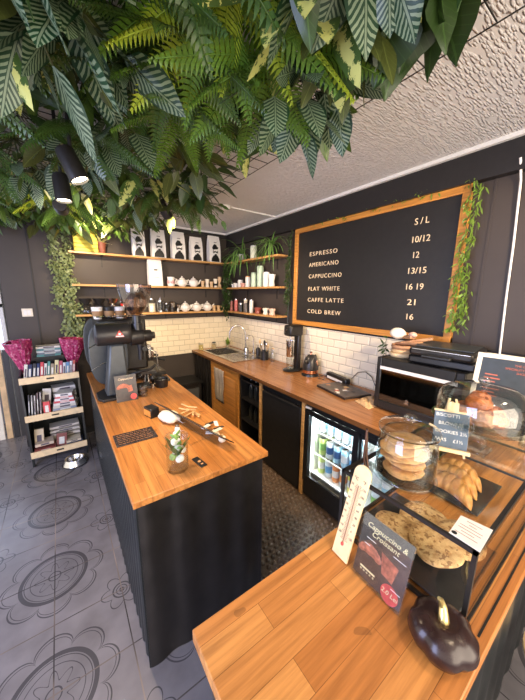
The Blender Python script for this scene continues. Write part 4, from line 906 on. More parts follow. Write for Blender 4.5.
# dark placard
t=thing('drinks_placard','dark flat placard with orange print lying on the island','sign',(.273,1.62,IZ+.001),R(0)); obj('plate',M().box((-.107,-.073,0),(.107,.073,.005)),DPR,t,bevel=.001)
OPR=plain('orange_print',(.34,.14,.05),.5)
pm=M(); rd=random.Random(3)
for j in range(6):
    x_=-.092
    while x_<.075:
        w_=rd.uniform(.008,.022); pm.box((x_,.050-j*.021,.005),(min(x_+w_,.092),.0535-j*.021,.0056)); x_+=w_+.004
    if j>3: pass
obj('print_lines',pm,OPR,t)
# tag
t=thing('key_tag','small black tag with orange mark lying near the island corner','tag',(.473,1.177,IZ+.001),R(8)); obj('plate',M().box((-.017,-.045,0),(.017,.045,.006)),BLK,t,bevel=.002); obj('mark',M().lathe([(0,.006),(.008,.006),(.008,.007),(0,.007)],n=12).box((-.006,-.03,.006),(.006,-.022,.007)),plain('orange_mark',(.7,.35,.15),.5),t)
# glass with flowers
t=thing('flower_glass','clear tumbler of white flowers and green slices on the island corner','vase',(.372,1.19,IZ)); 
obj('tumbler',M().lathe([(0,.0),(.046,0),(.049,.004),(.051,.165),(.053,.168),(.048,.168),(.046,.018),(0,.018)],n=32),GLASSJ,t)
rd=random.Random(5); m=M(); m2=M()
for i in range(22):
    a=rd.uniform(0,6.28); q=rd.uniform(.0,.030); zz=rd.uniform(.06,.17); T=T3((q*math.cos(a),q*math.sin(a),zz),rx=rd.uniform(-1,1),ry=rd.uniform(-1,1))
    (m if i%2 else m2).ell((0,0,0),(.017,.017,.006 if i%2 else .010),10,6,T=T,wob=lambda a,z:1+.15*math.sin(a*5))
obj('flowers',m2,CERAM,t); obj('green_slices',m,plain('lime_green',(.22,.38,.10),.5,var=.4,nscale=90),t); m=M()
for i in range(6): leaf(m,(0,0,.06),dirv(i*1.05,1.0),(0,0,1),.11,.03,.2,.1)
obj('leaves',m,L_MID,t)
# tilted board on clear stand
t=thing('tilted_display','thin black display panel tilted on a clear acrylic stand','stand',(0,0,0))
A=Vector((.455,1.90,.975)); B=Vector((.60,1.19,.985)); dn=Vector((.085,.018,-.065))
def slab(m,a,b,c,d,th):
    n_=(b-a).cross(d-a).normalized()*th; vs=[a,b,c,d,a+n_,b+n_,c+n_,d+n_]; return m.add(vs,[(3,2,1,0),(4,5,6,7),(0,1,5,4),(1,2,6,5),(2,3,7,6),(3,0,4,7)])
obj('panel',slab(M(),A,B,B+dn,A+dn,.005),BLK,t)
ac=glass('acrylic',(.95,.97,.97),.7,.03,.03); m=M()
for q in (.30,.75):
    p=A.lerp(B,q); m.cyl((p.x+.01,p.y,.905),(p.x+.01,p.y,p.z-.005),.005,n=10)
    m.cyl((p.x-.07,p.y-.02,.906),(p.x+.12,p.y+.02,.906),.004,n=10)
p=A.lerp(B,.3);q=A.lerp(B,.75); m.cyl((p.x+.01,p.y,.93),(q.x+.01,q.y,.93),.004,n=10)
obj('acrylic_legs',m,ac,t)
t=thing('cloth_pouch','folded white cloth pouch beside the tilted panel','cloth',(.495,1.70,IZ+.001),R(20)); 
obj('pouch',M().ell((0,0,.036),(.055,.080,.036),28,14,wob=lambda a,z:1+.08*math.sin(a*4+z*3)+.05*math.sin(a*9)),plain('white_cotton',(.74,.66,.52),.9,var=.08),t); obj('drawstring',M().tube([(.0,-.08,.04),(.02,-.10,.012),(.05,-.09,.004)],.002,6),WHITE,t)
t=thing('sugar_box','orange and black sugar box at the top of the tilted panel','box',(.425,1.86,IZ),R(15)); obj('box',M().box((-.03,-.045,0),(.03,.045,.065)),BLK,t,bevel=.003); obj('front_label',M().box((-.032,-.040,.01),(-.030,.040,.05)),ORANGE,t)
rd=random.Random(9)
for i in range(9):
    x=.62+rd.uniform(-.04,.06); y=1.74+rd.uniform(-.07,.07); a=rd.uniform(0,PI)
    tag(obj('wooden_peg',M().box((-.035,-.005,-.003),(.035,.005,.003),T3((x,y,IZ+.010+i*.0065),rz=a)),LWOOD,bevel=.001),'small wooden peg in the loose heap behind the tilted panel','peg','wooden pegs heaped behind the tilted panel')
for i in range(8):
    x=.655+rd.uniform(-.03,.035); y=1.44+rd.uniform(-.09,.08); a=rd.uniform(0,PI)
    tag(obj('sugar_sachet',M().box((-.03,-.011,-.002),(.03,.011,.002),T3((x,y,IZ+.008+i*.006),rz=a,rx=rd.uniform(-.2,.2))),(CREAM,WHITE,SLATE)[i%3]),('cream','white','black')[i%3]+' paper sachet in the heap beside the low end of the tilted panel','sachet','%s sachets by the tilted panel'%('cream','white','black')[i%3])
t=thing('cork_ball','small pale round stopper at the low end of the tilted panel','stopper',(.655,1.285,IZ)); obj('ball',M().ell((0,0,.02),(.022,.022,.02),14,8),CREAM,t); obj('peg',M().cyl((0,0,.038),(0,0,.048),.006),LWOOD,t)
t=thing('salt_shaker','small white shaker in front of the tilted panel','shaker',(.475,1.49,IZ)); obj('body',M().lathe([(0,0),(.017,0),(.015,.05),(.012,.06)],n=16),CERAM,t); obj('cap',M().lathe([(.0125,.06),(.012,.068),(0,.074)],n=16),STEEL,t)
# ---------------------------------------------------------------- right counter objects
t=thing('drink_mixer','black milkshake mixer with steel cup against the tiled wall','mixer',(1.99,2.20,IZ),R(0))
obj('base',M().ell((-.02,0,.014),(.105,.085,.014),24,6).box((-.02,-.06,0),(.085,.06,.028)),BLK,t,bevel=.004)
obj('column',M().box((.035,-.038,.02),(.085,.038,.50)),BLKS,t,bevel=.012)
obj('head',M().box((-.095,-.062,.38),(.085,.062,.50)),BLKM,t,bevel=.022)
obj('control_dial',M().cyl((-.095,0,.45),(-.107,0,.45),.016),STEEL,t)
obj('spindle',M().cyl((-.045,0,.20),(-.045,0,.38),.006),STEEL,t)
obj('mixing_cup',M().lathe([(0,.0),(.036,0),(.04,.01),(.045,.16),(.05,.175),(.048,.175),(.036,.01),(0,.01)],c=(-.045,0,.16),n=24),STEEL,t); obj('lower_glass',M().lathe([(0,0),(.034,0),(.042,.12),(.040,.12),(.03,.004),(0,.004)],c=(-.045,0,.03),n=24),GLASSJ,t)
t=thing('electric_kettle','black and copper kettle on its base next to the mixer','kettle',(2.02,1.965,IZ),R(-70))
obj('power_base',M().cyl((0,0,0),(0,0,.02),.088,.082,28),BLK,t)
obj('body',M().lathe([(.074,.02),(.078,.03),(.08,.07),(.074,.13),(.056,.185),(.03,.215),(0,.222)],n=28),BLKS,t,ang=60)
obj('copper_band',M().lathe([(.0785,.030),(.0815,.062)],n=28),COPPER,t); obj('copper_reflection',M().ell((.065,0,.12),(.012,.012,.05),12,8),COPPER,t)  # upright stripe is a reflection on the kettle, modelled in copper
obj('lid_knob',M().lathe([(.012,.22),(.010,.232),(.016,.24),(0,.248)],n=14),COPPER,t)
obj('handle',M().tube([(0,.06,.18),(0,.11,.19),(0,.125,.13),(0,.10,.06),(0,.078,.05)],.010),BLK,t); obj('spout',M().tube([(0,-.07,.14),(0,-.11,.17)],.012,10,lambda q:1.2-.5*q),BLKS,t)
# laptop
t=thing('laptop','closed dark laptop with stickers on the right worktop','laptop',(0,0,0))
LP=[(1.865,1.72),(2.08,1.62),(1.98,1.17),(1.76,1.27)]
LP=[(1.80,1.66),(2.06,1.60),(1.99,1.24),(1.74,1.31)]
obj('base',M().prism(LP,.903,.913),BLKS,t); obj('lid',M().prism(LP,.914,.922),plain('laptop_lid',(.10,.075,.06),.35,metal=.4,var=.3),t)
rd=random.Random(3); cs=[CREAM,COPPER,WHITE,BLK,LWOOD,REDP,STEEL]
for i in range(12):
    u,v=rd.uniform(.1,.85),rd.uniform(.1,.8); P=Vector(LP[0]).lerp(Vector(LP[3]),v).lerp(Vector(LP[1]).lerp(Vector(LP[2]),v),u); a=rd.uniform(0,3)
    obj('sticker',M().box((-.018,-.012,0),(.018,.012,.0006),T3((P.x,P.y,.9222+i*.00005),rz=a)),cs[i%7],t)
t=thing('receipt_printer','low black bar device with white front behind the laptop','printer',(2.08,1.66,IZ),R(-12)); obj('body',M().box((-.03,-.15,0),(.03,.15,.065)),BLK,t,bevel=.014); obj('front_strip',M().box((-.034,-.10,.012),(-.030,.12,.035)),WHITE,t); obj('buttons',M().box((-.01,-.14,.065),(.01,-.12,.068)),STEEL,t)
tag(obj('black_cable',M().tube([(2.10,1.86,.906),(2.04,1.86,.908),(1.99,1.82,.906),(2.0,1.76,.906),(2.06,1.80,.92),(2.09,1.80,.93)],.0035,6),BLK),'black cable looping between kettle and bar device','cable')
tag(obj('black_cable',M().tube([(2.10,1.52,.96),(2.12,1.47,1.03),(2.125,1.40,1.05),(2.12,1.33,1.02),(2.10,1.28,.96),(2.11,1.24,.92)],.0035,6),BLK),'black cable arching up the tiles behind the laptop','cable')
t=thing('wall_socket','black plug and socket on the tiles left of the oven','socket',(W-.009,1.215,1.03)); obj('plate',M().box((-.008,-.04,-.06),(0,.04,.06)),BLK,t,bevel=.002); obj('plug',M().box((-.04,-.02,-.03),(-.008,.02,.02)),BLK,t,bevel=.004)
# beige crumpled cloth
m=M(); vs=[];fs=[];n_=22; rd=random.Random(2)
for i in range(n_+1):
    for j in range(n_+1):
        u=i/n_*2-1; v=j/n_*2-1; e_=max(0,1-(u*u+v*v)**.5); h=.004+.05*e_**.7*(.6+.4*math.sin(u*5+v*3)*math.cos(v*6-u*2)); vs.append((1.87+u*.11+v*.03,1.17+v*.08,IZ+h+.004*math.sin(i*1.9+j*2.3)))
for i in range(n_):
    for j in range(n_): a=i*(n_+1)+j; fs.append((a,a+n_+1,a+n_+2,a+1))
o=obj('crumpled_cloth',m.add(vs,fs),plain('beige_cloth',(.62,.40,.20),.9,var=.2,nscale=70)); sm=o.modifiers.new('thick','SOLIDIFY'); sm.thickness=.003; tag(o,'crumpled beige cloth on the worktop beside the toaster oven','cloth')
# utensil holder
t=thing('utensil_pot','black utensil pot on the worktop near the sink','pot',(2.03,2.78,IZ)); obj('pot',M().lathe([(0,0),(.05,0),(.052,.115),(.048,.115),(.046,.008),(0,.008)],n=24),BLK,t)
rd=random.Random(8)
for i,(dx,dy,h,mt,nm,lab) in enumerate(((-.02,.06,.24,LWOOD,'wooden_spoon','wooden spoon leaning left in the utensil pot'),(.0,-.03,.21,STEEL,'whisk','steel whisk in the utensil pot'),(-.03,.02,.2,STEEL,'steel_spoon','steel spoon in the utensil pot'),(.02,.03,.22,BLK,'spatula','black spatula in the utensil pot'),(.01,-.05,.19,LWOOD,'wooden_fork','wooden fork leaning right in the utensil pot'))):
    t=thing(nm,lab,'utensil',(2.03,2.78,IZ+.01)); obj('shaft',M().tube([(dx*.3,dy*.3,0),(dx,dy,h*.8)],.005,8),mt,t); obj('head',M().ell((dx*1.15,dy*1.15,h*.9),(.014,.018,.034),12,8),mt,t)
t=thing('glass_bottle','small clear bottle right of the utensil pot','bottle',(2.07,2.66,IZ)); obj('glass_body',M().lathe([(0,0),(.028,0),(.03,.09),(.012,.13),(.012,.15)],n=16),GLASSJ,t); obj('cap',M().cyl((0,0,.15),(0,0,.165),.014),LWOOD,t)
t=thing('soap_dispenser','dark soap dispenser by the drainer','soap dispenser',(2.085,3.0,.912)); obj('bottle',M().lathe([(0,0),(.03,0),(.032,.08),(.02,.10),(.012,.105)],n=18),BLKS,t); obj('pump',M().cyl((0,0,.105),(0,0,.135),.006).box((-.035,-.006,.135),(.008,.006,.142)),STEEL,t)
t=thing('steel_pot','small steel jug on the drainer under the tap','jug',(1.96,3.10,.918)); obj('body',M().lathe([(0,0),(.035,0),(.036,.06),(.03,.09),(.028,.09),(.032,.06),(0,.006)],n=18),STEEL,t); obj('handle',M().tube([(0,-.034,.08),(0,-.06,.07),(0,-.058,.03),(0,-.036,.02)],.004),STEEL,t)
jar((1.62,3.80,IZ),'glass of yellow liquid at the left back corner of the sink worktop',plain('amber_fill',(.60,.45,.12),.4),.10,.034,CREAM)
jar((1.83,3.80,IZ),'small jar of oats behind the sink bowl',plain('oats',(.55,.42,.24),.8),.085,.034,GREYM)
t=thing('potted_herb','small green herb in a glass behind the sink','plant',(2.03,3.74,.91)); obj('glass_pot',M().lathe([(0,0),(.028,0),(.034,.07),(.032,.07),(.026,.004),(0,.004)],n=18),GLASSJ,t); m=M(); rd=random.Random(1)
for i in range(16): leaf(m,(0,0,.03),dirv(rd.uniform(0,6.28),rd.uniform(.6,1.4)),(0,0,1),rd.uniform(.08,.14),.03,.4,.1)
obj('leaves',m,L_VIN,t)
# ---------------------------------------------------------------- oven and grill
t=thing('toaster_oven','black mini oven with glass door on the right worktop','oven',(0,0,0))
ox,oy0,oy1,oz0,oz1=1.80,.56,1.10,.915,1.285
m=M().box((ox+.02,oy0,oz0),(W-.03,oy0+.03,oz1)).box((ox+.02,oy1-.03,oz0),(W-.03,oy1,oz1)).box((ox+.02,oy0+.03,oz1-.03),(W-.03,oy1-.03,oz1)).box((ox+.02,oy0+.03,oz0),(W-.03,oy1-.03,oz0+.03)).box((W-.06,oy0+.03,oz0+.03),(W-.03,oy1-.03,oz1-.03))
obj('casing',m,BLKM,t,bevel=.006)
m=M().box((ox,oy0,oz0),(ox+.02,oy0+.045,oz1)).box((ox,oy1-.035,oz0),(ox+.02,oy1,oz1)).box((ox,oy0+.045,oz1-.065),(ox+.02,oy1-.035,oz1)).box((ox,oy0+.045,oz0),(ox+.02,oy1-.035,oz0+.06))
d_=obj('door',m,BLK,t,bevel=.006); obj('window_pane',M().box((ox+.008,oy0+.045,oz0+.06),(ox+.012,oy1-.035,oz1-.065)),glass('oven_glass',(.45,.43,.38),.8,.05,.08),d_)
obj('white_strip',M().box((ox-.003,oy0+.03,oz1-.082),(ox,oy1-.03,oz1-.060)),WHITE,d_)
obj('emblem',M().box((ox-.001,.85,oz0+.085),(ox+.008,.88,oz0+.095)).lathe([(0,0),(.012,0),(.012,.002),(0,.002)],n=14,T=T3((ox+.004,.865,oz0+.105),ry=R(-90))),STEEL,d_)
obj('oven_rack',M().box((ox+.05,oy0+.04,1.07),(W-.07,oy1-.04,1.074)),STEEL,t)
for x,y in ((1.85,.6),(1.85,1.05),(2.08,.6),(2.08,1.05)): obj('foot',M().cyl((x,y,IZ),(x,y,oz0),.015),BLK,t)
t=thing('contact_grill','black contact grill with silver top sitting on the mini oven','grill',(1.955,.735,1.286),R(4))
obj('lower_body',M().box((-.13,-.20,.0),(.14,.17,.055)),BLK,t,bevel=.014)
l=obj('lid',M().box((-.15,-.19,.062),(.13,.16,.115),T3((0,0,0),ry=R(-3))),BLKS,t,bevel=.018)
obj('silver_plate',M().box((-.10,-.17,.117),(.10,.14,.121),T3((0,0,0),ry=R(-3))),GREYM,l); obj('handle',M().box((-.20,-.09,.058),(-.15,.07,.078)),BLK,l,bevel=.006); obj('handle_trim',M().box((-.152,-.17,.085),(-.149,.14,.10)),STEEL,l)
# bowls, bark and stones on the oven
rd=random.Random(6); z=1.287; BARK=plain('bark_wood',(.42,.22,.11),.7,var=.3,nscale=25)
for i,(r,h) in enumerate(((.078,.028),(.075,.026),(.080,.03))):
    t=thing('wooden_dish','round wooden dish in the pile on the oven, %s of three'%('lowest','middle','topmost')[i],'dish',(1.94+i*.004,1.005-i*.003,z)); obj('dish',M().lathe([(0,0),(r*.9,0),(r,h*.5),(r*.97,h),(r*.85,h),(r*.8,h*.6),(0,h*.5)],n=24),(PALEW,LWOOD,BARK)[i],t); z+=h
for i,(y,rz,ty) in enumerate(((.97,R(75),.15),(.93,R(100),.25),(1.02,R(60),.05))):
    tag(obj('driftwood_piece',M().box((-.11,-.022,-.010),(.09,.022,.010),T3((1.94+.015*i,y,z+.014+i*.021),rz=rz,ry=ty)),BARK,bevel=.006),'flat piece of driftwood, %s in the heap over the wooden dishes'%('lowest','middle','topmost')[i],'driftwood')
tag(obj('pale_stone',M().ell((1.95,1.05,z+.075),(.045,.055,.040),16,10,wob=lambda a,z:1+.12*math.sin(a*3+z*2)),CREAM),'pale rough stone on top of the driftwood pile','stone')
tag(obj('pink_stone',M().ell((1.92,.93,z+.082),(.025,.03,.018),14,8,wob=lambda a,z:1+.1*math.sin(a*2+z)),plain('pink_stone',(.6,.38,.3),.8)),'small pinkish stone beside the pale stone','stone')
vine('leafy_sprig','green sprig beside the wooden dishes at the oven corner',[[(1.90,1.115,1.25),(1.90,1.12,1.32),(1.93,1.12,1.40)],[(1.93,1.11,1.26),(1.94,1.13,1.36)]],L_DRK,.05,.35,80,8,.03,-.4)
# ---------------------------------------------------------------- glass case
cx0,cx1,cy0,cy1,cz0,cz1=.715,1.93,.145,.528,.90,1.135
t=thing('pastry_case','black-framed glass pastry case on the service worktop','display case')
b=.010; m=M()
for x in (cx0,cx1-b):
    for y in (cy0,cy1-b): m.box((x,y,cz0),(x+b,y+b,cz1))
    m.box((x,cy0,cz1-b),(x+b,cy1,cz1)).box((x,cy0,cz0),(x+b,cy1,cz0+b))
for y in (cy0,cy1-b): m.box((cx0,y,cz1-b),(cx1,y+b,cz1)).box((cx0,y,cz0),(cx1,y+b,cz0+b))
obj('frame',m,BLKM,t)
obj('glass_pane',M().box((cx0+.003,cy0+b,cz0+b),(cx0+.006,cy1-b,cz1-b)),GLASS,t,label='clear left side pane')
obj('glass_pane',M().box((cx0+b,cy0+.003,cz0+b),(cx1-b,cy0+.006,cz1-b)),GLASS,t,label='clear front pane')
obj('glass_pane',M().box((cx0+b,cy0+b,cz1-.005),(1.148,cy1-b,cz1)),GLASS,t,label='top pane over the flatbreads'); obj('glass_pane',M().box((1.154,cy0+b,cz1-.005),(cx1-b,cy1-b,cz1)),GLASS,t,label='top pane under the cake stand')
obj('pane_seam',M().box((1.148,cy0+b,cz1-.005),(1.154,cy1-b,cz1+.001)),GREYM,t)
ZT=cz1+.001
def slate(x0,y0,x1,y1,label): tag(obj('slate_board',M().box((x0,y0,.9115),(x1,y1,.9195)),SLATE,bevel=.002),label,'board')
slate(.735,.165,1.04,.50,'black slate board under the flatbreads in the case'); slate(1.17,.258,1.45,.505,'black slate board under the croissants in the case')
# flatbreads
s=N('flatbread'); nz=s.noise(s.coord(),60,4,.6); n2=s.noise(s.coord(loc=(3,1,0)),75,3); c=s.ramp(nz,[(.3,(.50,.27,.10)),(.6,(.74,.50,.24))]); s.col(s.mix(s.math('MULTIPLY',s.math('GREATER_THAN',n2,.57),.8),c,(.26,.12,.045))); s.p(Roughness=.75); s.bump(nz,.004); BREAD=s.m
def bread(x,y,z,r,label,rz,tilt=0,grp=None):
    t=tag(obj('flatbread',M().lathe([(0,-.006),(.8,-.006),(.97,.0),(1,.004),(.96,.010),(.7,.013),(0,.014)],n=40,T=Matrix.Translation((x,y,z))@Matrix.Rotation(rz,4,'Z')@Matrix.Rotation(tilt,4,'X')@Matrix.Diagonal((r,r*.86,1,1)),wob=lambda a,z:1+.03*math.sin(a*3)+.02*math.sin(a*5)),BREAD,ang=70),label,'flatbread'); return t
bread(.965,.355,.930,.092,'speckled flatbread at the back of the slate under the jar',.3)
bread(.83,.375,.945,.085,'speckled flatbread at the left of the pile in the case',1.0,.05)
bread(.855,.275,.965,.085,'topmost speckled flatbread nearest the side pane',.5,-.04)
bread(.955,.245,.948,.080,'speckled flatbread at the right under the paper card',.1,.06)
# croissants
s=N('croissant_crust'); v=s.coord(); nz=s.noise(v,25,4); wv=s.n('ShaderNodeTexWave'); s.l(s.coord(scale=(1,1,1)),wv.inputs['Vector']); wv.inputs['Scale'].default_value=9; wv.inputs['Distortion'].default_value=9; wv.inputs['Detail'].default_value=3
s.col(s.ramp(s.math('ADD',s.math('MULTIPLY',nz,.75),s.math('MULTIPLY',wv.outputs[1],.22)),[(.25,(.42,.16,.035)),(.6,(.72,.38,.12)),(.8,(.80,.52,.22))])); s.p(Roughness=.38); s.bump(wv.outputs[1],.002,.5); CRO=s.m
def croissant(loc,rz,L,label,s_=1):
    t=thing('croissant',label,'croissant',loc,rz); m=M(); n=44; vs=[];fs=[];k=16
    for i in range(n+1):
        q=i/n*2-1; x=q*L/2; y=-.035*(q*q)*1.2; seg=abs(((i/n*7)%1)-.5)*2
        r=(.038*(1-abs(q)**2.2)**.6+.004)*(1-.10*seg**3)*s_
        for j in range(k): a=2*PI*j/k; vs.append((x,y+r*1.05*math.cos(a),max(.001,r*.95+r*.9*math.sin(a))))
    for i in range(n):
        for j in range(k): jj=(j+1)%k; fs.append((i*k+j,i*k+jj,(i+1)*k+jj,(i+1)*k+j))
    fs.append(tuple(range(k))[::-1]); fs.append(tuple(n*k+j for j in range(k)))
    obj('crust',m.add(vs,fs),CRO,t,ang=80); return t
croissant((1.225,.375,.921),R(-96),.20,'croissant nearest the camera side on the slate in the case')
croissant((1.292,.390,.925),R(-92),.21,'middle croissant on the slate in the case')
croissant((1.36,.395,.922),R(-88),.20,'far croissant on the slate in the case')
# ticket holder & paper card
tag(obj('clear_rod',M().cyl((1.14,.30,.92),(1.14,.30,1.03),.003,n=8),ac),'thin clear rod standing at the croissant slate corner','rod')
t=thing('paper_card','small white printed card lying on the case top','card',(.772,.178,ZT),R(0)); 
CP=[(.811-.772,.213-.178),(.822-.772,.147-.178),(.721-.772,.143-.178),(.724-.772,.208-.178)]
obj('sheet',M().prism(CP[::-1],0,.0015),WHITE,t)
for j,(w_,x_) in enumerate(((.035,-.01),(.018,-.02),(.05,-.0),(.05,.0),(.03,.0),(.05,.0))): obj('print_line',M().box((-.002+(.032-j*.0115)-.0015,-.0-w_/2+.002,.0015),(-.002+(.032-j*.0115)+.0,w_/2,.0018)),plain('card_print',(.25,.10,.08),.7),t)
obj('logo',M().lathe([(0,.0015),(.006,.0015),(.006,.002),(0,.002)],n=14,T=T3((-.038,.022,0))),BLK,t)
# jar with cookies
jx,jy=.855,.392
t=thing('biscuit_jar','big clear glass jar of biscuits standing on the case top','jar',(jx,jy,ZT))
r=.088; h=.152
obj('glass_body',M().lathe([(0,.0),(r*.94,0),(r,.01),(r,.10),(r*.95,h*.88),(r*.82,h),(r*.80,h),(r*.92,h*.87),(r*.965,.10),(r*.965,.014),(0,.010)],n=48),GLASSJ,t,ang=70)
obj('base_ring',M().lathe([(r*1.0,.0),(r*1.06,.0),(r*1.08,.006),(r*1.06,.012),(r*1.0,.012)],n=48),GLASSJ,t)
l=obj('lid',M().lathe([(r*.84,h+.001),(r*1.0,h+.004),(r*1.02,h+.012),(r*.98,h+.018),(r*.7,h+.020),(r*.3,h+.028),(.0,h+.03)],n=48),GLASSJ,t,ang=70)
obj('knob',M().ell((0,0,h+.045),(.020,.020,.016),18,10),GLASSJ,l)
T=Matrix.Rotation(0,4,'Z')
o=text('BISC',.034,(.0,0,.045),(R(90),0,0),WHITE,t,'jar_lettering',depth=.0004)
for v_ in o.data.vertices:
    a=R(-50)+v_.co.x/(r+.001); rr=r+.0015+v_.co.z*0; x,y=rr*math.cos(a),rr*math.sin(a); zz=v_.co.y; v_.co=(x,zz,-y) if False else (x,zz,-y)
COOK=plain('cookie',(.66,.35,.12),.75,var=.22,nscale=60,bump=.003)
rd=random.Random(12); z=.022
for i in range(8):
    dx,dy=rd.uniform(-.018,.018),rd.uniform(-.018,.018)
    t2=tag(obj('biscuit',M().lathe([(0,-.005),(.050,-.005),(.058,-.001),(.056,.003),(.04,.005),(0,.005)],n=28,T=T3((jx+dx,jy+dy,ZT+z),rx=rd.uniform(-.10,.10),ry=rd.uniform(-.10,.10)),wob=lambda a,z:1+.03*math.sin(a*4)+.02*math.sin(a*11)),COOK,ang=70),'round oat biscuit in the glass jar, number %s up the stack'%('one','two','three','four','five','six','seven','eight')[i] if False else '%s round oat biscuit of the stack in the glass jar'%('lowest','second lowest','third lowest','fourth lowest','fourth highest','third highest','second highest','topmost')[i],'biscuit'); z+=.0128
# black pen leaning
tag(obj('tongs',M().tube([(.757,.468,ZT+.006),(.757,.478,ZT+.06),(.765,.480,ZT+.15)],.004,8).tube([(.765,.462,ZT+.006),(.768,.476,ZT+.06),(.767,.482,ZT+.15)],.004,8),plain('dark_bronze',(.08,.04,.025),.3,metal=.6)),'dark metal tongs leaning on the left side of the biscuit jar','tongs')
# easel sign
t=thing('easel_sign','small blue chalkboard on a wooden easel beside the biscuit jar','sign',(1.085,.352,ZT),R(-62)); t.scale=(.82,.82,.82)
obj('chalkboard',M().box((-.065,-.004,.042),(.065,.004,.20),T3(rx=R(-14))),plain('blue_chalkboard',(.10,.14,.20),.7,var=.15),t)
obj('ledge',M().box((-.075,-.022,.028),(.075,.004,.044),T3(rx=R(-14))),PALEW,t,bevel=.001); obj('top_rail',M().box((-.068,-.007,.20),(.068,.006,.208),T3(rx=R(-14))),PALEW,t)
for sx in (-1,1): obj('leg',M().cyl((sx*.012,.076,.25),(sx*.062,.016,.004),.006,n=4),PALEW,t)
obj('leg',M().cyl((0,.078,.235),(0,.115,.004),.005,n=4),PALEW,t)
obj('head_piece',M().box((-.022,-.008,.205),(.022,.004,.245),T3(rx=R(-14))),PALEW,t)
for j,s2 in enumerate(('BISCOTTI','  BROWNIE  3½','COOKIES 2½','BARS    £1½')):
    text(s2,.021,(-.060,-.0105+.0,0),(0,0,0),CHALK,t,depth=.0004).matrix_local=T3(rx=R(-14))@T3((-.060,-.0045,.178-j*.036),rx=R(90))
# cake stand
ccx,ccy=1.225,.318
t=thing('cake_stand','clear glass domed cake stand with pastries on the case top','cake stand',(ccx,ccy,ZT))
obj('foot',M().box((-.045,-.045,0),(.045,.045,.016)).box((-.03,-.03,.016),(.03,.03,.055)),GLASSJ,t,bevel=.004)
obj('stem',M().cyl((0,0,.055),(0,0,.115),.018),GLASSJ,t)
obj('plate',M().lathe([(0,.115),(.12,.115),(.152,.122),(.154,.126),(.12,.121),(0,.121)],n=40),GLASSJ,t)
d_=obj('dome',M().lathe([(.137,.127),(.142,.16),(.139,.20),(.126,.232),(.095,.25),(.03,.258),(0,.26),(0,.257),(.03,.255),(.093,.247),(.123,.23),(.136,.20),(.139,.16),(.134,.127)],n=48),GLASSJ,t,ang=70); obj('knob',M().ell((0,0,.276),(.018,.018,.017),16,10),GLASSJ,d_)
PAST=plain('glazed_pastry',(.45,.13,.035),.35,var=.35,nscale=60,bump=.006)
for i,(dx,dy,dz,rr) in enumerate(((-.05,.03,0,.042),(.03,.055,0,.04),(.055,-.02,0,.042),(-.01,-.045,0,.042),(-.055,-.03,.01,.036),(.0,.01,.045,.042),(.045,.02,.05,.034))):
    t2=tag(obj('pastry',M().lathe([(0,0),(.85,.0),(1,.3),(.95,.7),(.7,.95),(.5,.8),(.35,1),(0,.9)],n=24,T=Matrix.Translation((ccx+dx,ccy+dy,ZT+.122+dz))@Matrix.Diagonal((rr,rr,.045,1)),wob=lambda a,z:1+.08*math.sin(a*5+z*4)),(PAST,plain('sugared_pastry',(.55,.25,.12),.5,var=.35,nscale=70,bump=.006))[i in(0,4)],ang=70),'glazed brown pastry under the glass dome, %s'%('at the left back','at the back right','at the right','at the front','small one at the left','on top in the middle','small one on top at the right')[i],'pastry')
# water glass at right edge
t=thing('drinking_glass','clear drinking glass at the right edge of the case top','glass',(1.42,.20,ZT)); obj('tumbler',M().lathe([(0,.0),(.030,0),(.036,.11),(.034,.11),(.028,.008),(0,.008)],n=24),GLASSJ,t)
# card trays
t=thing('card_tray','pale wooden tray with dark box behind the cake stand','tray',(1.62,.33,ZT),R(-6)); obj('tray',M().box((-.16,-.12,0),(.16,.12,.012)).box((-.16,-.12,.012),(-.15,.12,.04)).box((-.16,.11,.012),(.16,.12,.04)),PALEW,t,bevel=.002); 
tag(obj('dark_card_box',M().box((1.50,.24,ZT+.013),(1.62,.36,ZT+.07)),plain('dark_walnut',(.06,.035,.025),.4),bevel=.003),'small dark box on the pale tray behind the dome','box')
# framed menu
t=thing('framed_menu','dark drinks menu in a cream frame standing at the right edge','sign',(1.70,.318,ZT),0,None,(0,R(14),R(6)))
fw_,fh_=.36,.30; m=M().box((0,-fw_/2,0),(.012,fw_/2,.022)).box((0,-fw_/2,fh_-.022),(.012,fw_/2,fh_)).box((0,-fw_/2,.022),(.012,-fw_/2+.022,fh_-.022)).box((0,fw_/2-.022,.022),(.012,fw_/2,fh_-.022))
obj('frame',m,CREAM,t,bevel=.002); obj('menu_sheet',M().box((.004,-fw_/2+.02,.02),(.010,fw_/2-.02,fh_-.02)),plain('slate_blue_card',(.035,.045,.055),.5),t)
RP=plain('menu_orange_print',(.50,.14,.08),.6)
text('THE OLD',.014,(.003,0,fh_-.05),RW,RP,t,align='CENTER',depth=.0005); text('SPECIALITY COFFEE',.014,(.003,0,fh_-.068),RW,RP,t,align='CENTER',depth=.0005); text('SHOP',.014,(.003,0,fh_-.086),RW,RP,t,align='CENTER',depth=.0005)
pm=M(); pq=M()
for j in range(9): z_=fh_-.108-j*.0175; pm.box((.0025,.135-(.050,.062,.045,.058,.066)[j%5],z_),(.0035,.135,z_+.006)); pq.box((.0025,-.09,z_),(.0035,-.072,z_+.006))
obj('print_lines',pm,RP,t); obj('price_marks',pq,CREAM,t)
# ---------------------------------------------------------------- foreground : thermometer, leaflet, pumpkin
t=thing('wall_thermometer','wooden thermometer strip leaning on the left side of the case','thermometer',(.635,.452,.902),0,None,(0,R(17),R(-4)))
hw=.030; L_=.30; poly=[(-hw,0),(hw,0),(hw,L_-.03)]+[(hw*math.cos(a),L_-.03+.03*math.sin(a)) for a in [PI*i/10 for i in range(1,10)]]+[(-hw,L_-.03)]
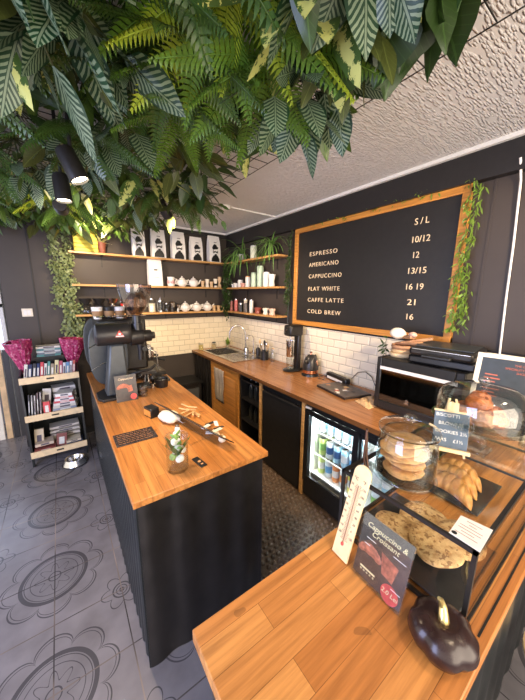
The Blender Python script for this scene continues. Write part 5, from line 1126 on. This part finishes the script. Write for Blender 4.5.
# strip faces -x : poly x -> -y, poly y -> z
TM=Matrix(((0,0,-1,0),(-1,0,0,0),(0,1,0,0),(0,0,0,1)))
obj('wood_strip',M().prism(poly,0,.007,TM),PALEW,t,bevel=.0015)
obj('glass_tube',M().cyl((-.009,0,.05),(-.009,0,.235),.0013,n=8),plain('tube_brown',(.25,.12,.07),.3),t); obj('bulb',M().ell((-.009,0,.045),(.004,.005,.006),10,6),REDP,t)
mk=M()
for j in range(38): z_=.058+j*.0048; w_=.010 if j%5 else .016; mk.box((-.0078,.004,z_),(-.007,.004+w_*.6,z_+.0008)).box((-.0078,-.004-w_*.6,z_),(-.007,-.004,z_+.0008))
obj('scale_marks',mk,BLK,t)
text('°C',.014,(-.0073,.022,.248),RW,BLK,t,'scale_letter',depth=.0004); text('°F',.014,(-.0073,-.010,.248),RW,BLK,t,'scale_letter',depth=.0004)
for j in range(8): text(str(50-j*10),.0095,(-.0073,.027,.228-j*.0225),RW,BLK,t,'scale_number',depth=.0004); text(str(120-j*20),.0095,(-.0073,-.014,.228-j*.0225),RW,BLK,t,'scale_number',depth=.0004)
# leaflet in clear holder, faces -x slightly to the camera
t=thing('leaflet_holder','clear holder with dark cappuccino and croissant leaflet on the service worktop','leaflet',(.628,.330,.902),0,None,(0,R(14),R(-2)))
LW,LH=.145,.185
Q=Matrix(((0,1,0,0),(-1,0,0,0),(0,0,1,0),(0,0,0,1)))   # local x -> -y, y -> x
sub=obj('sheet',M().box((-LW/2,-.001,.006),(LW/2,.001,LH),Q),DPR,t)
obj('holder',M().box((-LW/2-.004,-.004,.0),(LW/2+.004,-.0025,LH+.004),Q).box((-LW/2-.004,-.0025,0),(LW/2+.004,.05,.002),Q),ac,t)
sub.matrix_local=Matrix.Identity(4)
def onx(m): return m
m=M()
for i in range(7): a=PI*(.12+.76*i/6); q=1-abs(i-3)/4.2; m.ell((-.24*LW+.20*LW*math.cos(a),-.0015,.42*LH+.09*LH*math.sin(a)),((.06+.05*q)*LW,.0010,(.035+.055*q)*LH),12,6,T=Q)
obj('printed_croissant',m,PINKP,sub)
QP=Q@Matrix.Rotation(R(90),4,'X')
obj('printed_cup',M().prism([(-.02*LW,.62*LH),(.34*LW,.56*LH),(.28*LW,.30*LH),(.06*LW,.33*LH)],.0015,.0025,QP),PINKP,sub)
pc=obj('price_circle',M().lathe([(0,.0015),(.17*LW,.0015),(.17*LW,.0025),(0,.0025)],n=28,T=QP@Matrix.Translation((.28*LW,.14*LH,0))),REDP,sub)
def ltext(s_,size,x,z_,mat,par=sub,**k): return text(s_,size,(-.0026,-x,z_),RW,mat,par,depth=.0003,**k)
YP=plain('yellow_chalk_print',(.75,.68,.40),.6)
ltext('Cappuccino &',.021,0,.83*LH,YP,align='CENTER',shear=.25); ltext('Croissant',.021,0,.73*LH,YP,align='CENTER',shear=.25)
ltext('2.0 Lei',.017,.28*LW,.12*LH,YP,align='CENTER',shear=.15)
obj('print_line',M().box((-.36*LW,-.003,.19*LH),(-.04*LW,-.0025,.215*LH),Q),YP,sub); ltext('* * * * *',.014,-.2*LW,.12*LH,YP,align='CENTER')
for x_,z_,w_ in ((-.36,.66,.20),(.2,.68,.24),(.28,.235,.18),(-.38,.56,.12)): obj('chalk_line',M().box((x_*LW,-.003,z_*LH),((x_+w_)*LW,-.0025,z_*LH+.0015),Q),CHALK,sub)
# pumpkin
t=thing('pumpkin','dark brown decorative pumpkin with gold stem on the service worktop','pumpkin',(.646,.168,.901),R(25)); t.scale=(.93,.93,.93)
def pw(a,z): return 1-.09*abs(math.cos(a*2.5))**8-.02*math.cos(a)
prof=[(.0,.012),(.02,.004),(.045,.0),(.066,.014),(.077,.038),(.073,.062),(.055,.080),(.03,.086),(.012,.080),(0,.076)]
obj('body',M().lathe(prof,n=64,wob=pw),plain('dark_glossy_brown',(.022,.010,.009),.26,var=.25,nscale=25),t,ang=75)
obj('gold_stem',M().tube([(0,0,.076),(.004,.002,.092),(.012,.004,.105),(.010,.010,.122),(.0,.016,.135)],.009,10,lambda q:1.5-1.0*q),GOLD,t)
# counter groove line
tag(obj('case_rail',M().box((.74,.118,.9005),(2.1,.123,.902)),BLKM),'thin dark rail on the worktop in front of the pastry case','rail')
# stool
t=thing('bar_stool','round pale wooden stool seat in front of the service counter','stool',(1.30,-.075,0)); obj('seat',M().lathe([(0,.44),(.15,.44),(.165,.45),(.165,.465),(.155,.472),(0,.472)],n=36),PALEW,t)
for i in range(4): a=PI/4+PI/2*i; obj('leg',M().cyl((.09*math.cos(a),.09*math.sin(a),.44),(.14*math.cos(a),.14*math.sin(a),0),.012),BLKM,t)
print('plants',n,'objects',len(bpy.data.objects))
